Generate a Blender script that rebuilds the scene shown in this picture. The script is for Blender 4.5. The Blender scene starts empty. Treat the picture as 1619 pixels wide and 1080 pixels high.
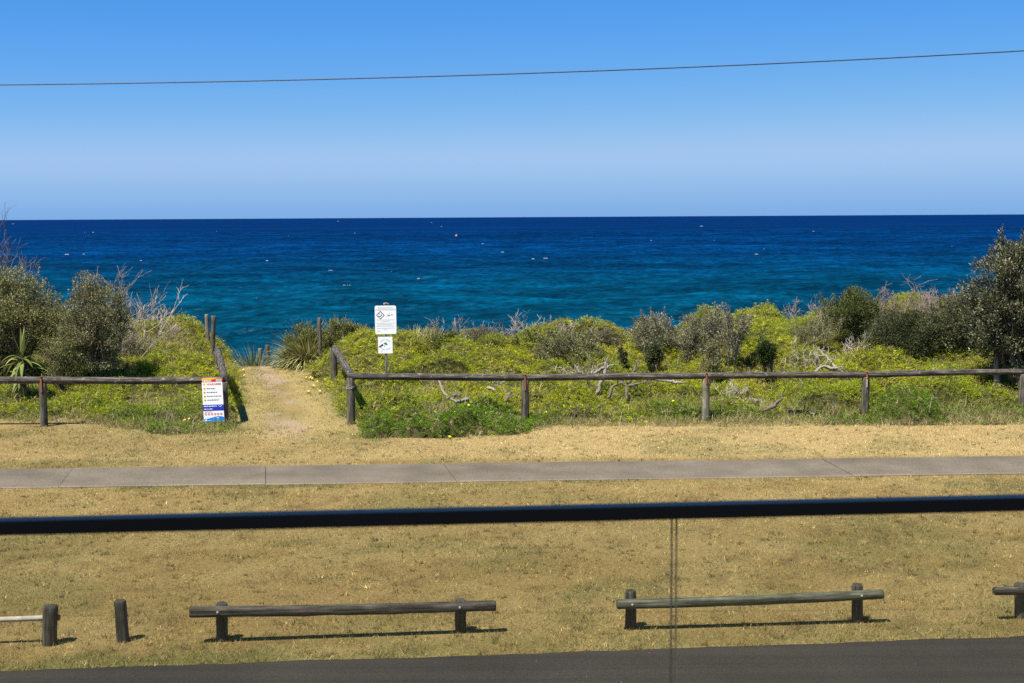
import bpy, math, random
import numpy as np
from mathutils import Vector, Matrix

RNG = np.random.default_rng(11)
random.seed(5)
scene = bpy.context.scene
COL = scene.collection

# ------------------------------------------------------------------ camera
CAM_Z = 4.3
FPX = 2024.0                       # focal length in photo pixels (1619 wide)
PITCH = math.atan((540 - 342.5) / FPX)
ROLL = math.radians(-0.32)
CAM_M = Matrix.Rotation(math.pi / 2 - PITCH, 3, 'X') @ Matrix.Rotation(ROLL, 3, 'Z')
cam_d = bpy.data.cameras.new('camera')
cam = bpy.data.objects.new('camera', cam_d)
COL.objects.link(cam)
cam.matrix_world = Matrix.Translation((0, 0, CAM_Z)) @ CAM_M.to_4x4()
cam_d.sensor_width = 36
cam_d.lens = FPX / 1619 * 36
cam_d.clip_start = 0.05
cam_d.clip_end = 60000
cam_d.dof.use_dof = True
cam_d.dof.focus_distance = 27
cam_d.dof.aperture_fstop = 7.0
scene.camera = cam


def ray(px, py):
    d = CAM_M @ Vector(((px - 809.5) / FPX, (540 - py) / FPX, -1))
    return d


def at(px, py, Y):                 # point of the place seen at a pixel, Y metres out
    d = ray(px, py)
    k = Y / d.y
    return np.array((d.x * k, Y, CAM_Z + d.z * k))


def ground(px, py, z=0.0):
    d = ray(px, py)
    k = (z - CAM_Z) / d.z
    return np.array((d.x * k, d.y * k, z))


# ------------------------------------------------------------------ numeric helpers
def smooth(a, b, x):
    t = np.clip((x - a) / (b - a), 0, 1)
    return t * t * (3 - 2 * t)


def vnoise(x, y, seed=0):
    x = np.asarray(x, float); y = np.asarray(y, float)
    xi = np.floor(x); yi = np.floor(y)
    fx = x - xi; fy = y - yi
    fx = fx * fx * (3 - 2 * fx); fy = fy * fy * (3 - 2 * fy)

    def h(a, b):
        v = np.sin(a * 127.1 + b * 311.7 + seed * 74.7) * 43758.5453
        return v - np.floor(v)
    return (h(xi, yi) * (1 - fx) + h(xi + 1, yi) * fx) * (1 - fy) + (h(xi, yi + 1) * (1 - fx) + h(xi + 1, yi + 1) * fx) * fy


def fbm(x, y, octv=4, seed=0):
    x = np.asarray(x, float); y = np.asarray(y, float)
    s = 0; a = 0.5; n = 0
    for o in range(octv):
        s = s + a * vnoise(x * 2 ** o, y * 2 ** o, seed + o * 13)
        n += a; a *= 0.5
    return s / n


def unit(v):
    return v / (np.linalg.norm(v, axis=-1, keepdims=True) + 1e-9)


# ------------------------------------------------------------------ the lie of the land
def line(p, q):
    a, b = ground(*p), ground(*q); k = (b[1] - a[1]) / (b[0] - a[0])
    return lambda x: a[1] + k * (x - a[0])


road_edge = line((0, 1061), (1619, 1006))
path_near = line((0, 773), (1619, 750))
path_far = line((0, 743), (1619, 722.5))


def track_x(y): return np.interp(y, [24, 26, 28.3, 32.7, 38, 44], [-4.4, -4.45, -4.95, -6.0, -7.3, -9.0])
def track_w(y): return np.interp(y, [24, 26, 28.3, 32.7, 38, 44], [1.5, 1.06, 0.9, 0.7, 0.85, 0.8])


_fx = np.array([-20, -11.2, -9.2, -7.6, -7.2, -6.6, -4.9, -4.6, -4.1, -3.2, -2.9, -1.8, 0.15, 0.8, 4, 6, 8.3, 11, 20])
_fy = np.array([27.0, 26.9, 26.6, 25.6, 25.2, 25.2, 25.6, 25.5, 25.3, 25.0, 24.6, 24.55, 24.9, 25.9, 25.75, 25.8, 25.7, 25.8, 26])


def cover_front(x): return np.interp(x, _fx, _fy) + 0.22 * (fbm(np.asarray(x) * 2.1, 0, 3, 5) - 0.5)


def off_track(x, y):               # 0 on the sandy track, 1 away from it
    d = np.abs(x - track_x(y)) - track_w(y)
    return smooth(-0.25, 0.55, d + 0.5 * (fbm(x * 1.6, y * 1.2, 3, 8) - 0.5))


def H(x, y):
    x = np.asarray(x, float); y = np.asarray(y, float)
    amp = np.interp(x, [-20, -12, -9.6, -8.5, -5.2, -3, 0, 3, 5.2, 6.5, 9, 14, 20],
                    [1.3, 1.0, 0.72, 0.28, 0.42, 0.55, 0.6, 0.62, 0.72, 0.95, 1.1, 1.6, 2.0])
    d = np.abs(x - track_x(y)) - track_w(y)
    side = smooth(-0.1, 1.5, d)
    h = smooth(26.6, 35.6, y) * amp * side
    h = h + (fbm(x * 0.55, y * 0.55, 3, 2) - 0.5) * 0.35 * smooth(27, 31, y) * side
    h = h + (fbm(x * 0.35, y * 0.35, 3, 3) - 0.5) * 0.06 * smooth(13.5, 15, y) * (1 - smooth(19, 20, y))
    h = h - np.clip(y - 37.9, 0, 30) * 0.5 - np.clip(y - 37, 0, 1.5) * 0.12
    h = np.maximum(h, -9)
    h = np.where(y < road_edge(x) - 0.02, -0.05, h)
    return h


# ------------------------------------------------------------------ mesh builder
BASES = {}


class MB:
    def __init__(self):
        self.v = []; self.f = []; self.c = []; self.uv = []; self.s = []; self.n = 0

    def add(self, V, F, col=(0.5, 0.5, 0.5), uv=None, sm=False):
        V = np.asarray(V, float).reshape(-1, 3)
        col = np.asarray(col, float)
        if col.ndim == 1: col = np.broadcast_to(col[:3], (len(V), 3))
        if uv is None: uv = V[:, [0, 2]]
        self.v.append(V); self.c.append(col); self.uv.append(np.asarray(uv, float))
        for f in (F if isinstance(F, list) else [F]):
            f = np.asarray(f, int)
            if len(f): self.f.append(f + self.n); self.s.append(np.full(len(f), sm and f.shape[1] == 4))
        self.n += len(V)

    def tube(self, pts, rad, sides=8, cap=True, rough=0.0, col=(0.5, 0.5, 0.5), power=2.0, twist=0.0):
        P = np.asarray(pts, float); m = len(P)
        R = np.broadcast_to(np.asarray(rad, float), (m,)).copy()
        T = unit(np.gradient(P, axis=0))
        ref = np.array((0, 0, 1.0)) if abs(T[0, 2]) < 0.8 else np.array((0, 1.0, 0))
        A = unit(np.cross(T, ref)); B = np.cross(T, A)
        th = np.linspace(0, 2 * np.pi, sides + 1) + twist
        c, s = np.cos(th), np.sin(th)
        k = 1 / (np.abs(c) ** power + np.abs(s) ** power) ** (1 / power)
        seg = np.concatenate([[0], np.cumsum(np.linalg.norm(np.diff(P, axis=0), axis=1))])
        rr = np.ones((m, sides + 1))
        if rough:
            sd = RNG.integers(1000)
            g = vnoise(np.arange(m)[:, None] * 0.6 + 0 * th, (np.arange(sides + 1) % sides)[None] * 1.0 + 0 * R[:, None], sd)
            rr += rough * (g - 0.5) * 2
        ring = P[:, None] + (A[:, None] * (c * k)[None, :, None] + B[:, None] * (s * k)[None, :, None]) * (R[:, None] * rr)[..., None]
        V = ring.reshape(-1, 3)
        uv = np.stack(np.broadcast_arrays(th[None] * R.mean() + RNG.random() * 20, seg[:, None] + RNG.random() * 20), -1).reshape(-1, 2)
        w = sides + 1
        i = np.arange(m - 1)[:, None] * w + np.arange(sides)[None]
        Q = np.stack([i, i + 1, i + 1 + w, i + w], -1).reshape(-1, 4)
        F = [Q]
        if cap:
            V = np.concatenate([V, P[:1], P[-1:]]); uv = np.concatenate([uv, uv[:1], uv[-1:]])
            j = np.arange(sides); e = m * w; b = (m - 1) * w
            F.append(np.stack([j + 1, j, np.full(sides, e)], -1))
            F.append(np.stack([b + j, b + j + 1, np.full(sides, e + 1)], -1))
        self.add(V, F, col, uv, True)

    def log(self, a, b, r, sides=14, rough=0.07, power=2.0, bend=0.0, twist=0.0, r2=None):
        a = np.asarray(a, float); b = np.asarray(b, float)
        L = np.linalg.norm(b - a); m = max(8, int(L / 0.12))
        t = np.linspace(0, 1, m)
        t = np.concatenate([[0, 0.006 / max(L, .1) * 3], t[1:-1], [1 - 0.006 / max(L, .1) * 3, 1]])
        P = a + (b - a) * t[:, None]
        P[:, 2] += bend * np.sin(np.pi * t)
        rr = r + ((r2 or r) - r) * t
        rr = rr * (1 + 0.05 * (fbm(t * L * 2, 3.3, 2, RNG.integers(99)) - 0.5))
        rr[0] *= 0.86; rr[-1] *= 0.86
        self.tube(P, rr, sides, True, rough, power=power, twist=twist)

    def box(self, c, s, rot=None, col=(0.5, 0.5, 0.5)):
        q = np.array([(x, y, z) for x in (-.5, .5) for y in (-.5, .5) for z in (-.5, .5)]) * np.asarray(s)
        if rot is not None: q = q @ np.array(rot).T
        F = np.array([(0, 1, 3, 2), (4, 6, 7, 5), (0, 4, 5, 1), (2, 3, 7, 6), (0, 2, 6, 4), (1, 5, 7, 3)])
        self.add(q + np.asarray(c), F, col)

    def leaves(self, C, D, N, L, W, col):
        """kite shaped leaves: base C, axis D, blade normal N"""
        n = len(C)
        D = unit(D); S = unit(np.cross(D, N))
        L = np.broadcast_to(L, (n,))[:, None]; W = np.broadcast_to(W, (n,))[:, None]
        N2 = np.cross(S, D)
        a = C; m = C + D * L * 0.45 + N2 * L * 0.06
        V = np.stack([a, m + S * W * .5, C + D * L, m - S * W * .5], 1).reshape(-1, 3)
        F = np.arange(4 * n).reshape(-1, 4)
        self.add(V, F, np.repeat(col, 4, 0))

    def blades(self, C, D, L, W, col, side=None):
        n = len(C)
        D = unit(D)
        if side is None: side = unit(RNG.normal(size=(n, 3)) * (1, 1, 0.1))
        L = np.broadcast_to(L, (n,))[:, None]; W = np.broadcast_to(W, (n,))[:, None]
        V = np.stack([C - side * W * .5, C + side * W * .5, C + D * L], 1).reshape(-1, 3)
        self.add(V, np.arange(3 * n).reshape(-1, 3), np.repeat(col, 3, 0))

    def straps(self, C, D0, L, W, droop, col, seg=5):
        """long arching strap leaves"""
        n = len(C); D = unit(D0); p = C.copy()
        hz = unit(D * (1, 1, 0) + 1e-4); S = unit(np.cross(hz, (0, 0, 1.0)))
        L = np.broadcast_to(L, (n,)); W = np.broadcast_to(W, (n,)); droop = np.broadcast_to(droop, (n,))
        rows = []
        for k in range(seg + 1):
            t = k / seg
            w = W * (1 - t ** 2.2) * (0.75 + 0.5 * min(t * 3, 1)) * .5 + 0.0005
            rows.append(np.stack([p - S * w[:, None], p + S * w[:, None]], 1))
            D = unit(D + np.array((0, 0, -1.0)) * (droop / seg)[:, None])
            p = p + D * (L / seg)[:, None]
        V = np.stack(rows, 1).reshape(-1, 3)                 # n, seg+1, 2
        b = np.arange(n)[:, None] * 2 * (seg + 1) + np.arange(seg)[None] * 2
        F = np.stack([b, b + 1, b + 3, b + 2], -1).reshape(-1, 4)
        self.add(V, F, np.repeat(col, 2 * (seg + 1), 0))

    def build(self, name, mat, parent=None, base=None, smooth_shade=False):
        V = np.concatenate(self.v); C = np.concatenate(self.c); UV = np.concatenate(self.uv)
        if parent is not None: base = BASES[parent.name]
        if base is None: base = (0, 0, 0)
        base = np.asarray(base, float)
        V = V - base
        me = bpy.data.meshes.new(name)
        loops = np.concatenate([f.ravel() for f in self.f])
        tot = np.concatenate([np.full(len(f), f.shape[1]) for f in self.f])
        start = np.concatenate([[0], np.cumsum(tot)[:-1]])
        me.vertices.add(len(V)); me.vertices.foreach_set('co', V.astype(np.float32).ravel())
        me.loops.add(len(loops)); me.loops.foreach_set('vertex_index', loops.astype(np.int32))
        me.polygons.add(len(tot)); me.polygons.foreach_set('loop_start', start.astype(np.int32))
        me.polygons.foreach_set('loop_total', tot.astype(np.int32))
        me.polygons.foreach_set('use_smooth', np.ones(len(tot), bool) if smooth_shade else np.concatenate(self.s))
        me.update(calc_edges=True)
        at_ = me.attributes.new('tint', 'FLOAT_COLOR', 'POINT')
        at_.data.foreach_set('color', np.concatenate([C, np.ones((len(C), 1))], 1).astype(np.float32).ravel())
        uvl = me.uv_layers.new(name='UVMap')
        uvl.data.foreach_set('uv', UV[loops].astype(np.float32).ravel())
        me.materials.append(mat)
        o = bpy.data.objects.new(name, me); COL.objects.link(o)
        if parent is not None: o.parent = parent
        else: o.location = base
        BASES[o.name] = base
        return o


def tag(o, label=None, cat=None, group=None, kind=None):
    if label: o['label'] = label
    if cat: o['category'] = cat
    if group: o['group'] = group
    if kind: o['kind'] = kind
    return o


def thing(name, label, cat, base, group=None):
    o = bpy.data.objects.new(name, None); COL.objects.link(o)
    o.empty_display_size = 0.2
    o.location = base
    BASES[o.name] = np.asarray(base, float)
    return tag(o, label, cat, group)


# ------------------------------------------------------------------ materials
def new_mat(name):
    m = bpy.data.materials.new(name); m.use_nodes = True
    nt = m.node_tree; nt.nodes.clear()
    return m, nt, (lambda t, **kw: _node(nt, t, kw))


def _node(nt, t, kw):
    n = nt.nodes.new(t)
    for k, v in kw.items(): setattr(n, k, v)
    return n


def plain(name, col, rough=0.6, metal=0.0, spec=0.5, noise=0.0, nscale=30.0):
    m, nt, N = new_mat(name)
    b = N('ShaderNodeBsdfPrincipled'); o = N('ShaderNodeOutputMaterial')
    b.inputs['Base Color'].default_value = (*col, 1)
    b.inputs['Roughness'].default_value = rough; b.inputs['Metallic'].default_value = metal
    b.inputs['Specular IOR Level'].default_value = spec
    if noise:
        tc = N('ShaderNodeTexCoord'); nz = N('ShaderNodeTexNoise'); nz.inputs['Scale'].default_value = nscale
        nz.inputs['Detail'].default_value = 5
        mr = N('ShaderNodeMapRange'); mr.inputs[1].default_value = .3; mr.inputs[2].default_value = .7
        mr.inputs[3].default_value = 1 - noise; mr.inputs[4].default_value = 1 + noise
        mx = N('ShaderNodeMix', data_type='RGBA', blend_type='MULTIPLY'); mx.inputs[0].default_value = 1
        mx.inputs[6].default_value = (*col, 1)
        nt.links.new(tc.outputs['Object'], nz.inputs['Vector']); nt.links.new(nz.outputs[0], mr.inputs[0])
        nt.links.new(mr.outputs[0], mx.inputs[7]); nt.links.new(mx.outputs[2], b.inputs['Base Color'])
    nt.links.new(b.outputs[0], o.inputs[0])
    return m


def leafy(name, trans=0.25, rough=0.5, spec=0.25):
    m, nt, N = new_mat(name)
    a = N('ShaderNodeAttribute', attribute_name='tint')
    b = N('ShaderNodeBsdfPrincipled'); b.inputs['Roughness'].default_value = rough
    b.inputs['Specular IOR Level'].default_value = spec
    t = N('ShaderNodeBsdfTranslucent'); mx = N('ShaderNodeMixShader'); mx.inputs[0].default_value = trans
    o = N('ShaderNodeOutputMaterial')
    nt.links.new(a.outputs['Color'], b.inputs['Base Color']); nt.links.new(a.outputs['Color'], t.inputs['Color'])
    nt.links.new(b.outputs[0], mx.inputs[1]); nt.links.new(t.outputs[0], mx.inputs[2]); nt.links.new(mx.outputs[0], o.inputs[0])
    return m


def wood(name, dark, light, lichen=None, lich_amt=0.62):
    """weathered timber: streaks and checks along the grain (UV: u round, v along, metres)"""
    m, nt, N = new_mat(name); L = nt.links.new
    uv = N('ShaderNodeUVMap'); mp = N('ShaderNodeMapping'); mp.inputs['Scale'].default_value = (34, 1.7, 1)
    n1 = N('ShaderNodeTexNoise'); n1.inputs['Scale'].default_value = 1.0; n1.inputs['Detail'].default_value = 6; n1.inputs['Roughness'].default_value = .65
    mp2 = N('ShaderNodeMapping'); mp2.inputs['Scale'].default_value = (9, 5, 1)
    n2 = N('ShaderNodeTexNoise'); n2.inputs['Scale'].default_value = 1.0; n2.inputs['Detail'].default_value = 5
    L(uv.outputs[0], mp.inputs[0]); L(uv.outputs[0], mp2.inputs[0]); L(mp.outputs[0], n1.inputs[0]); L(mp2.outputs[0], n2.inputs[0])
    r = N('ShaderNodeValToRGB'); e = r.color_ramp.elements
    e[0].position = .34; e[0].color = (*[c * .35 for c in dark], 1); e[1].position = .72; e[1].color = (*light, 1)
    k = e.new(.47); k.color = (*dark, 1)
    L(n1.outputs[0], r.inputs[0])
    mx = N('ShaderNodeMix', data_type='RGBA', blend_type='MULTIPLY'); mx.inputs[0].default_value = 1
    mr = N('ShaderNodeMapRange'); mr.inputs[1].default_value = .3; mr.inputs[2].default_value = .7; mr.inputs[3].default_value = .6; mr.inputs[4].default_value = 1.35
    L(n2.outputs[0], mr.inputs[0]); L(r.outputs[0], mx.inputs[6]); L(mr.outputs[0], mx.inputs[7])
    out = mx.outputs[2]
    if lichen:
        n3 = N('ShaderNodeTexNoise'); n3.inputs['Scale'].default_value = 1.0; n3.inputs['Detail'].default_value = 8; n3.inputs['Roughness'].default_value = .7
        mp3 = N('ShaderNodeMapping'); mp3.inputs['Scale'].default_value = (14, 9, 1); mp3.inputs['Location'].default_value = (5, 2, 0)
        L(uv.outputs[0], mp3.inputs[0]); L(mp3.outputs[0], n3.inputs[0])
        st = N('ShaderNodeMapRange'); st.inputs[1].default_value = lich_amt - .04; st.inputs[2].default_value = lich_amt + .04
        L(n3.outputs[0], st.inputs[0])
        m2 = N('ShaderNodeMix', data_type='RGBA'); L(st.outputs[0], m2.inputs[0]); L(out, m2.inputs[6]); m2.inputs[7].default_value = (*lichen, 1)
        out = m2.outputs[2]
    b = N('ShaderNodeBsdfPrincipled'); b.inputs['Roughness'].default_value = .85; b.inputs['Specular IOR Level'].default_value = .2
    bp = N('ShaderNodeBump'); bp.inputs['Strength'].default_value = .7; bp.inputs['Distance'].default_value = .01
    L(n1.outputs[0], bp.inputs['Height']); L(bp.outputs[0], b.inputs['Normal']); L(out, b.inputs['Base Color'])
    o = N('ShaderNodeOutputMaterial'); L(b.outputs[0], o.inputs[0])
    return m


def ground_mat():
    m, nt, N = new_mat('earth'); L = nt.links.new
    a = N('ShaderNodeAttribute', attribute_name='tint'); tc = N('ShaderNodeTexCoord')
    n1 = N('ShaderNodeTexNoise'); n1.inputs['Scale'].default_value = 22; n1.inputs['Detail'].default_value = 8; n1.inputs['Roughness'].default_value = .7
    L(tc.outputs['Object'], n1.inputs[0])
    mr = N('ShaderNodeMapRange'); mr.inputs[1].default_value = .3; mr.inputs[2].default_value = .7; mr.inputs[3].default_value = .62; mr.inputs[4].default_value = 1.3
    L(n1.outputs[0], mr.inputs[0])
    mx = N('ShaderNodeMix', data_type='RGBA', blend_type='MULTIPLY'); mx.inputs[0].default_value = 1
    L(a.outputs['Color'], mx.inputs[6]); L(mr.outputs[0], mx.inputs[7])
    bp = N('ShaderNodeBump'); bp.inputs['Strength'].default_value = .8; bp.inputs['Distance'].default_value = .03
    L(n1.outputs[0], bp.inputs['Height'])
    b = N('ShaderNodeBsdfPrincipled'); b.inputs['Roughness'].default_value = .95; b.inputs['Specular IOR Level'].default_value = .1
    L(mx.outputs[2], b.inputs['Base Color']); L(bp.outputs[0], b.inputs['Normal'])
    o = N('ShaderNodeOutputMaterial'); L(b.outputs[0], o.inputs[0])
    return m


def speckle(name, stops, scale, patch=1.2, patch_amt=.18, streak=0.0, bump=.4, white=0.0):
    """asphalt / concrete: aggregate speckle over broad stains"""
    m, nt, N = new_mat(name); L = nt.links.new
    a = N('ShaderNodeAttribute', attribute_name='tint')
    tc = N('ShaderNodeTexCoord')
    n1 = N('ShaderNodeTexNoise'); n1.inputs['Scale'].default_value = scale; n1.inputs['Detail'].default_value = 4; n1.inputs['Roughness'].default_value = .8
    n2 = N('ShaderNodeTexNoise'); n2.inputs['Scale'].default_value = patch; n2.inputs['Detail'].default_value = 6
    L(tc.outputs['Object'], n1.inputs[0]); L(tc.outputs['Object'], n2.inputs[0])
    r = N('ShaderNodeValToRGB'); r.color_ramp.elements[0].position = .32; r.color_ramp.elements[1].position = .7
    r.color_ramp.elements[0].color = (*stops[0], 1); r.color_ramp.elements[1].color = (*stops[1], 1)
    L(n1.outputs[0], r.inputs[0])
    mr = N('ShaderNodeMapRange'); mr.inputs[1].default_value = .3; mr.inputs[2].default_value = .7; mr.inputs[3].default_value = 1 - patch_amt; mr.inputs[4].default_value = 1 + patch_amt
    L(n2.outputs[0], mr.inputs[0])
    mx = N('ShaderNodeMix', data_type='RGBA', blend_type='MULTIPLY'); mx.inputs[0].default_value = 1
    L(r.outputs[0], mx.inputs[6]); L(mr.outputs[0], mx.inputs[7]); out = mx.outputs[2]
    if streak:
        mp = N('ShaderNodeMapping'); mp.inputs['Scale'].default_value = (.12, 5, 1); mp.inputs['Rotation'].default_value = (0, 0, -.081)
        n3 = N('ShaderNodeTexNoise'); n3.inputs['Scale'].default_value = 1; n3.inputs['Detail'].default_value = 3
        L(tc.outputs['Object'], mp.inputs[0]); L(mp.outputs[0], n3.inputs[0])
        m3 = N('ShaderNodeMapRange'); m3.inputs[1].default_value = .32; m3.inputs[2].default_value = .6; m3.inputs[3].default_value = 1 - streak; m3.inputs[4].default_value = 1.05
        L(n3.outputs[0], m3.inputs[0])
        x2 = N('ShaderNodeMix', data_type='RGBA', blend_type='MULTIPLY'); x2.inputs[0].default_value = 1
        L(out, x2.inputs[6]); L(m3.outputs[0], x2.inputs[7]); out = x2.outputs[2]
    if white:
        vo = N('ShaderNodeTexVoronoi'); vo.inputs['Scale'].default_value = 4.5
        L(tc.outputs['Object'], vo.inputs['Vector'])
        lt = N('ShaderNodeMath', operation='LESS_THAN'); lt.inputs[1].default_value = .022
        L(vo.outputs['Distance'], lt.inputs[0])
        x3 = N('ShaderNodeMix', data_type='RGBA'); L(lt.outputs[0], x3.inputs[0]); L(out, x3.inputs[6]); x3.inputs[7].default_value = (white, white, white * .9, 1)
        out = x3.outputs[2]
    x4 = N('ShaderNodeMix', data_type='RGBA', blend_type='MULTIPLY'); x4.inputs[0].default_value = 1
    L(out, x4.inputs[6]); L(a.outputs['Color'], x4.inputs[7])
    b = N('ShaderNodeBsdfPrincipled'); b.inputs['Roughness'].default_value = .9; b.inputs['Specular IOR Level'].default_value = .25
    bp = N('ShaderNodeBump'); bp.inputs['Strength'].default_value = bump; bp.inputs['Distance'].default_value = .008
    L(n1.outputs[0], bp.inputs['Height']); L(bp.outputs[0], b.inputs['Normal'])
    L(x4.outputs[2], b.inputs['Base Color'])
    o = N('ShaderNodeOutputMaterial'); L(b.outputs[0], o.inputs[0])
    return m


def sea_mat():
    m, nt, N = new_mat('sea_water'); L = nt.links.new
    tc = N('ShaderNodeTexCoord'); sp = N('ShaderNodeSeparateXYZ'); L(tc.outputs['Object'], sp.inputs[0])
    # shallow teal over the sand, deep navy offshore (log of the distance out)
    lg = N('ShaderNodeMath', operation='LOGARITHM'); lg.inputs[1].default_value = 10; L(sp.outputs['Y'], lg.inputs[0])
    nA = N('ShaderNodeTexNoise'); nA.inputs['Scale'].default_value = 1; nA.inputs['Detail'].default_value = 3
    mpA = N('ShaderNodeMapping'); mpA.inputs['Scale'].default_value = (.006, .02, 1); L(tc.outputs['Object'], mpA.inputs[0]); L(mpA.outputs[0], nA.inputs[0])
    ad = N('ShaderNodeMath', operation='MULTIPLY_ADD'); ad.inputs[1].default_value = .25; L(nA.outputs[0], ad.inputs[0]); L(lg.outputs[0], ad.inputs[2])
    mr = N('ShaderNodeMapRange'); mr.inputs[1].default_value = 1.95; mr.inputs[2].default_value = 3.3; L(ad.outputs[0], mr.inputs[0])
    r = N('ShaderNodeValToRGB'); e = r.color_ramp.elements
    e[0].position = 0; e[0].color = SEA[0]; e[1].position = 1; e[1].color = SEA[3]
    k = e.new(.3); k.color = SEA[1]; k = e.new(.55); k.color = SEA[2]
    L(mr.outputs[0], r.inputs[0])
    # ruffled patches and wind lanes
    mB = None
    for sc_, lo_, hi_ in (((.9, 1.25, 1), .70, 1.30), ((.36, .62, 1), .78, 1.22), ((.13, .28, 1), .80, 1.20), ((.045, .11, 1), .84, 1.16), ((.014, .045, 1), .84, 1.16), ((.004, .018, 1), .84, 1.16), ((.0012, .007, 1), .88, 1.12)):
        mq = N('ShaderNodeMapping'); mq.inputs['Scale'].default_value = sc_; mq.inputs['Rotation'].default_value = (0, 0, .18); L(tc.outputs['Object'], mq.inputs[0])
        nq = N('ShaderNodeTexNoise'); nq.inputs['Scale'].default_value = 1; nq.inputs['Detail'].default_value = 1.5; nq.inputs['Roughness'].default_value = .6; nq.inputs['Distortion'].default_value = .4; L(mq.outputs[0], nq.inputs[0])
        rq = N('ShaderNodeMapRange'); rq.inputs[1].default_value = .38; rq.inputs[2].default_value = .62; rq.inputs[3].default_value = lo_; rq.inputs[4].default_value = hi_; L(nq.outputs[0], rq.inputs[0])
        if mB is None: mB = rq; continue
        mm = N('ShaderNodeMath', operation='MULTIPLY'); L(mB.outputs[0], mm.inputs[0]); L(rq.outputs[0], mm.inputs[1]); mB = mm
    mx = N('ShaderNodeMix', data_type='RGBA', blend_type='MULTIPLY'); mx.inputs[0].default_value = 1
    L(r.outputs[0], mx.inputs[6]); L(mB.outputs[0], mx.inputs[7])
    df = N('ShaderNodeBsdfDiffuse'); L(mx.outputs[2], df.inputs['Color'])
    gl = N('ShaderNodeBsdfGlossy'); gl.inputs['Roughness'].default_value = .3; gl.inputs['Color'].default_value = (.35, .6, 1, 1)
    bp = N('ShaderNodeBump'); bp.inputs['Strength'].default_value = .9; bp.inputs['Distance'].default_value = .5
    mpC = N('ShaderNodeMapping'); mpC.inputs['Scale'].default_value = (.35, .8, 1); L(tc.outputs['Object'], mpC.inputs[0])
    nC = N('ShaderNodeTexNoise'); nC.inputs['Scale'].default_value = 1; nC.inputs['Detail'].default_value = 6; nC.inputs['Roughness'].default_value = .6; L(mpC.outputs[0], nC.inputs[0])
    L(nC.outputs[0], bp.inputs['Height']); L(bp.outputs[0], df.inputs['Normal']); L(bp.outputs[0], gl.inputs['Normal'])
    ms = N('ShaderNodeMixShader'); ms.inputs[0].default_value = .035; L(df.outputs[0], ms.inputs[1]); L(gl.outputs[0], ms.inputs[2])
    o = N('ShaderNodeOutputMaterial'); L(ms.outputs[0], o.inputs[0])
    return m


SEA = [(.0, .034, .056, 1), (.0, .030, .064, 1), (.0, .021, .078, 1), (.0, .0145, .071, 1)]
M = dict(
    earth=ground_mat(), sea=sea_mat(),
    asphalt=speckle('asphalt', ((.014, .012, .0105), (.052, .045, .039)), 75, .7, .16, streak=.25, white=.3),
    concrete=speckle('concrete', ((.062, .050, .035), (.222, .184, .135)), 62, 1.1, .24),
    grass=leafy('dry_grass', .2, .7, .15), fern=leafy('fern', .4, .75, .05), leaf=leafy('leaf', .18, .6, .12),
    gloss=leafy('glossy_leaf', .1, .45, .3), bark=leafy('bark', 0, .9, .1),
    rail=wood('weathered_rail', (.056, .047, .038), (.20, .178, .148), (0.30, 0.28, 0.25), .62),
    post=wood('weathered_post', (.088, .076, .058), (.23, .20, .158), (0.2805, 0.2805, 0.204), .68),
    dark=wood('dark_timber', (.040, .035, .029), (.145, .13, .108), (0.221, 0.2125, 0.1955), .72),
    green=wood('treated_timber', (0.0595, 0.0638, 0.0425), (0.17, 0.17, 0.1232), (0.085, 0.0723, 0.0595), .62),
    pale=wood('bleached_timber', (0.153, 0.1318, 0.0935), (0.306, 0.2805, 0.2125), (0.34, 0.34, 0.238), .60),
    rust=plain('rust', (.24, .085, .03), .8, noise=.5, nscale=60),
    steel=plain('galvanised_steel', (.36, .36, .35), .5, .4, noise=.2),
    pipe=plain('pale_pipe', (.42, .36, .28), .55, noise=.2, nscale=14),
    white=plain('sign_white', (.86, .86, .85), .65, spec=.2), black=plain('sign_black', (.03, .03, .035), .5),
    grey=plain('sign_grey', (.42, .42, .43), .5), red=plain('sign_red', (.62, .035, .02), .45),
    yellow=plain('sign_yellow', (.85, .50, .02), .45), navy=plain('sign_navy', (.01, .03, .42), .45),
    azure=plain('sign_azure', (.01, .22, .68), .45), teal=plain('sign_green', (.12, .42, .32), .5),
    railing=plain('black_powder_coat', (.003, .004, .006), .3, 0, .05),
    wire=plain('wire_black', (.012, .013, .016), .6), foam=plain('foam', (.30, .33, .35), .8),
    buoy=plain('buoy_red', (.7, .2, .12), .5), petal=plain('petal', (.85, .55, .01), .6),
)


def glass_mat():
    m, nt, N = new_mat('pane_glass'); L = nt.links.new
    t = N('ShaderNodeBsdfTransparent'); t.inputs[0].default_value = (.905, .91, .90, 1)
    g = N('ShaderNodeBsdfGlossy'); g.inputs['Roughness'].default_value = .02
    f = N('ShaderNodeFresnel'); f.inputs['IOR'].default_value = 1.35
    ms = N('ShaderNodeMixShader'); o = N('ShaderNodeOutputMaterial')
    L(f.outputs[0], ms.inputs[0]); L(t.outputs[0], ms.inputs[1]); L(g.outputs[0], ms.inputs[2]); L(ms.outputs[0], o.inputs[0])
    return m


M['glass'] = glass_mat()
M['edge'] = plain('glass_edge', (.11, .10, .07), .7, spec=.1)

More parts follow.
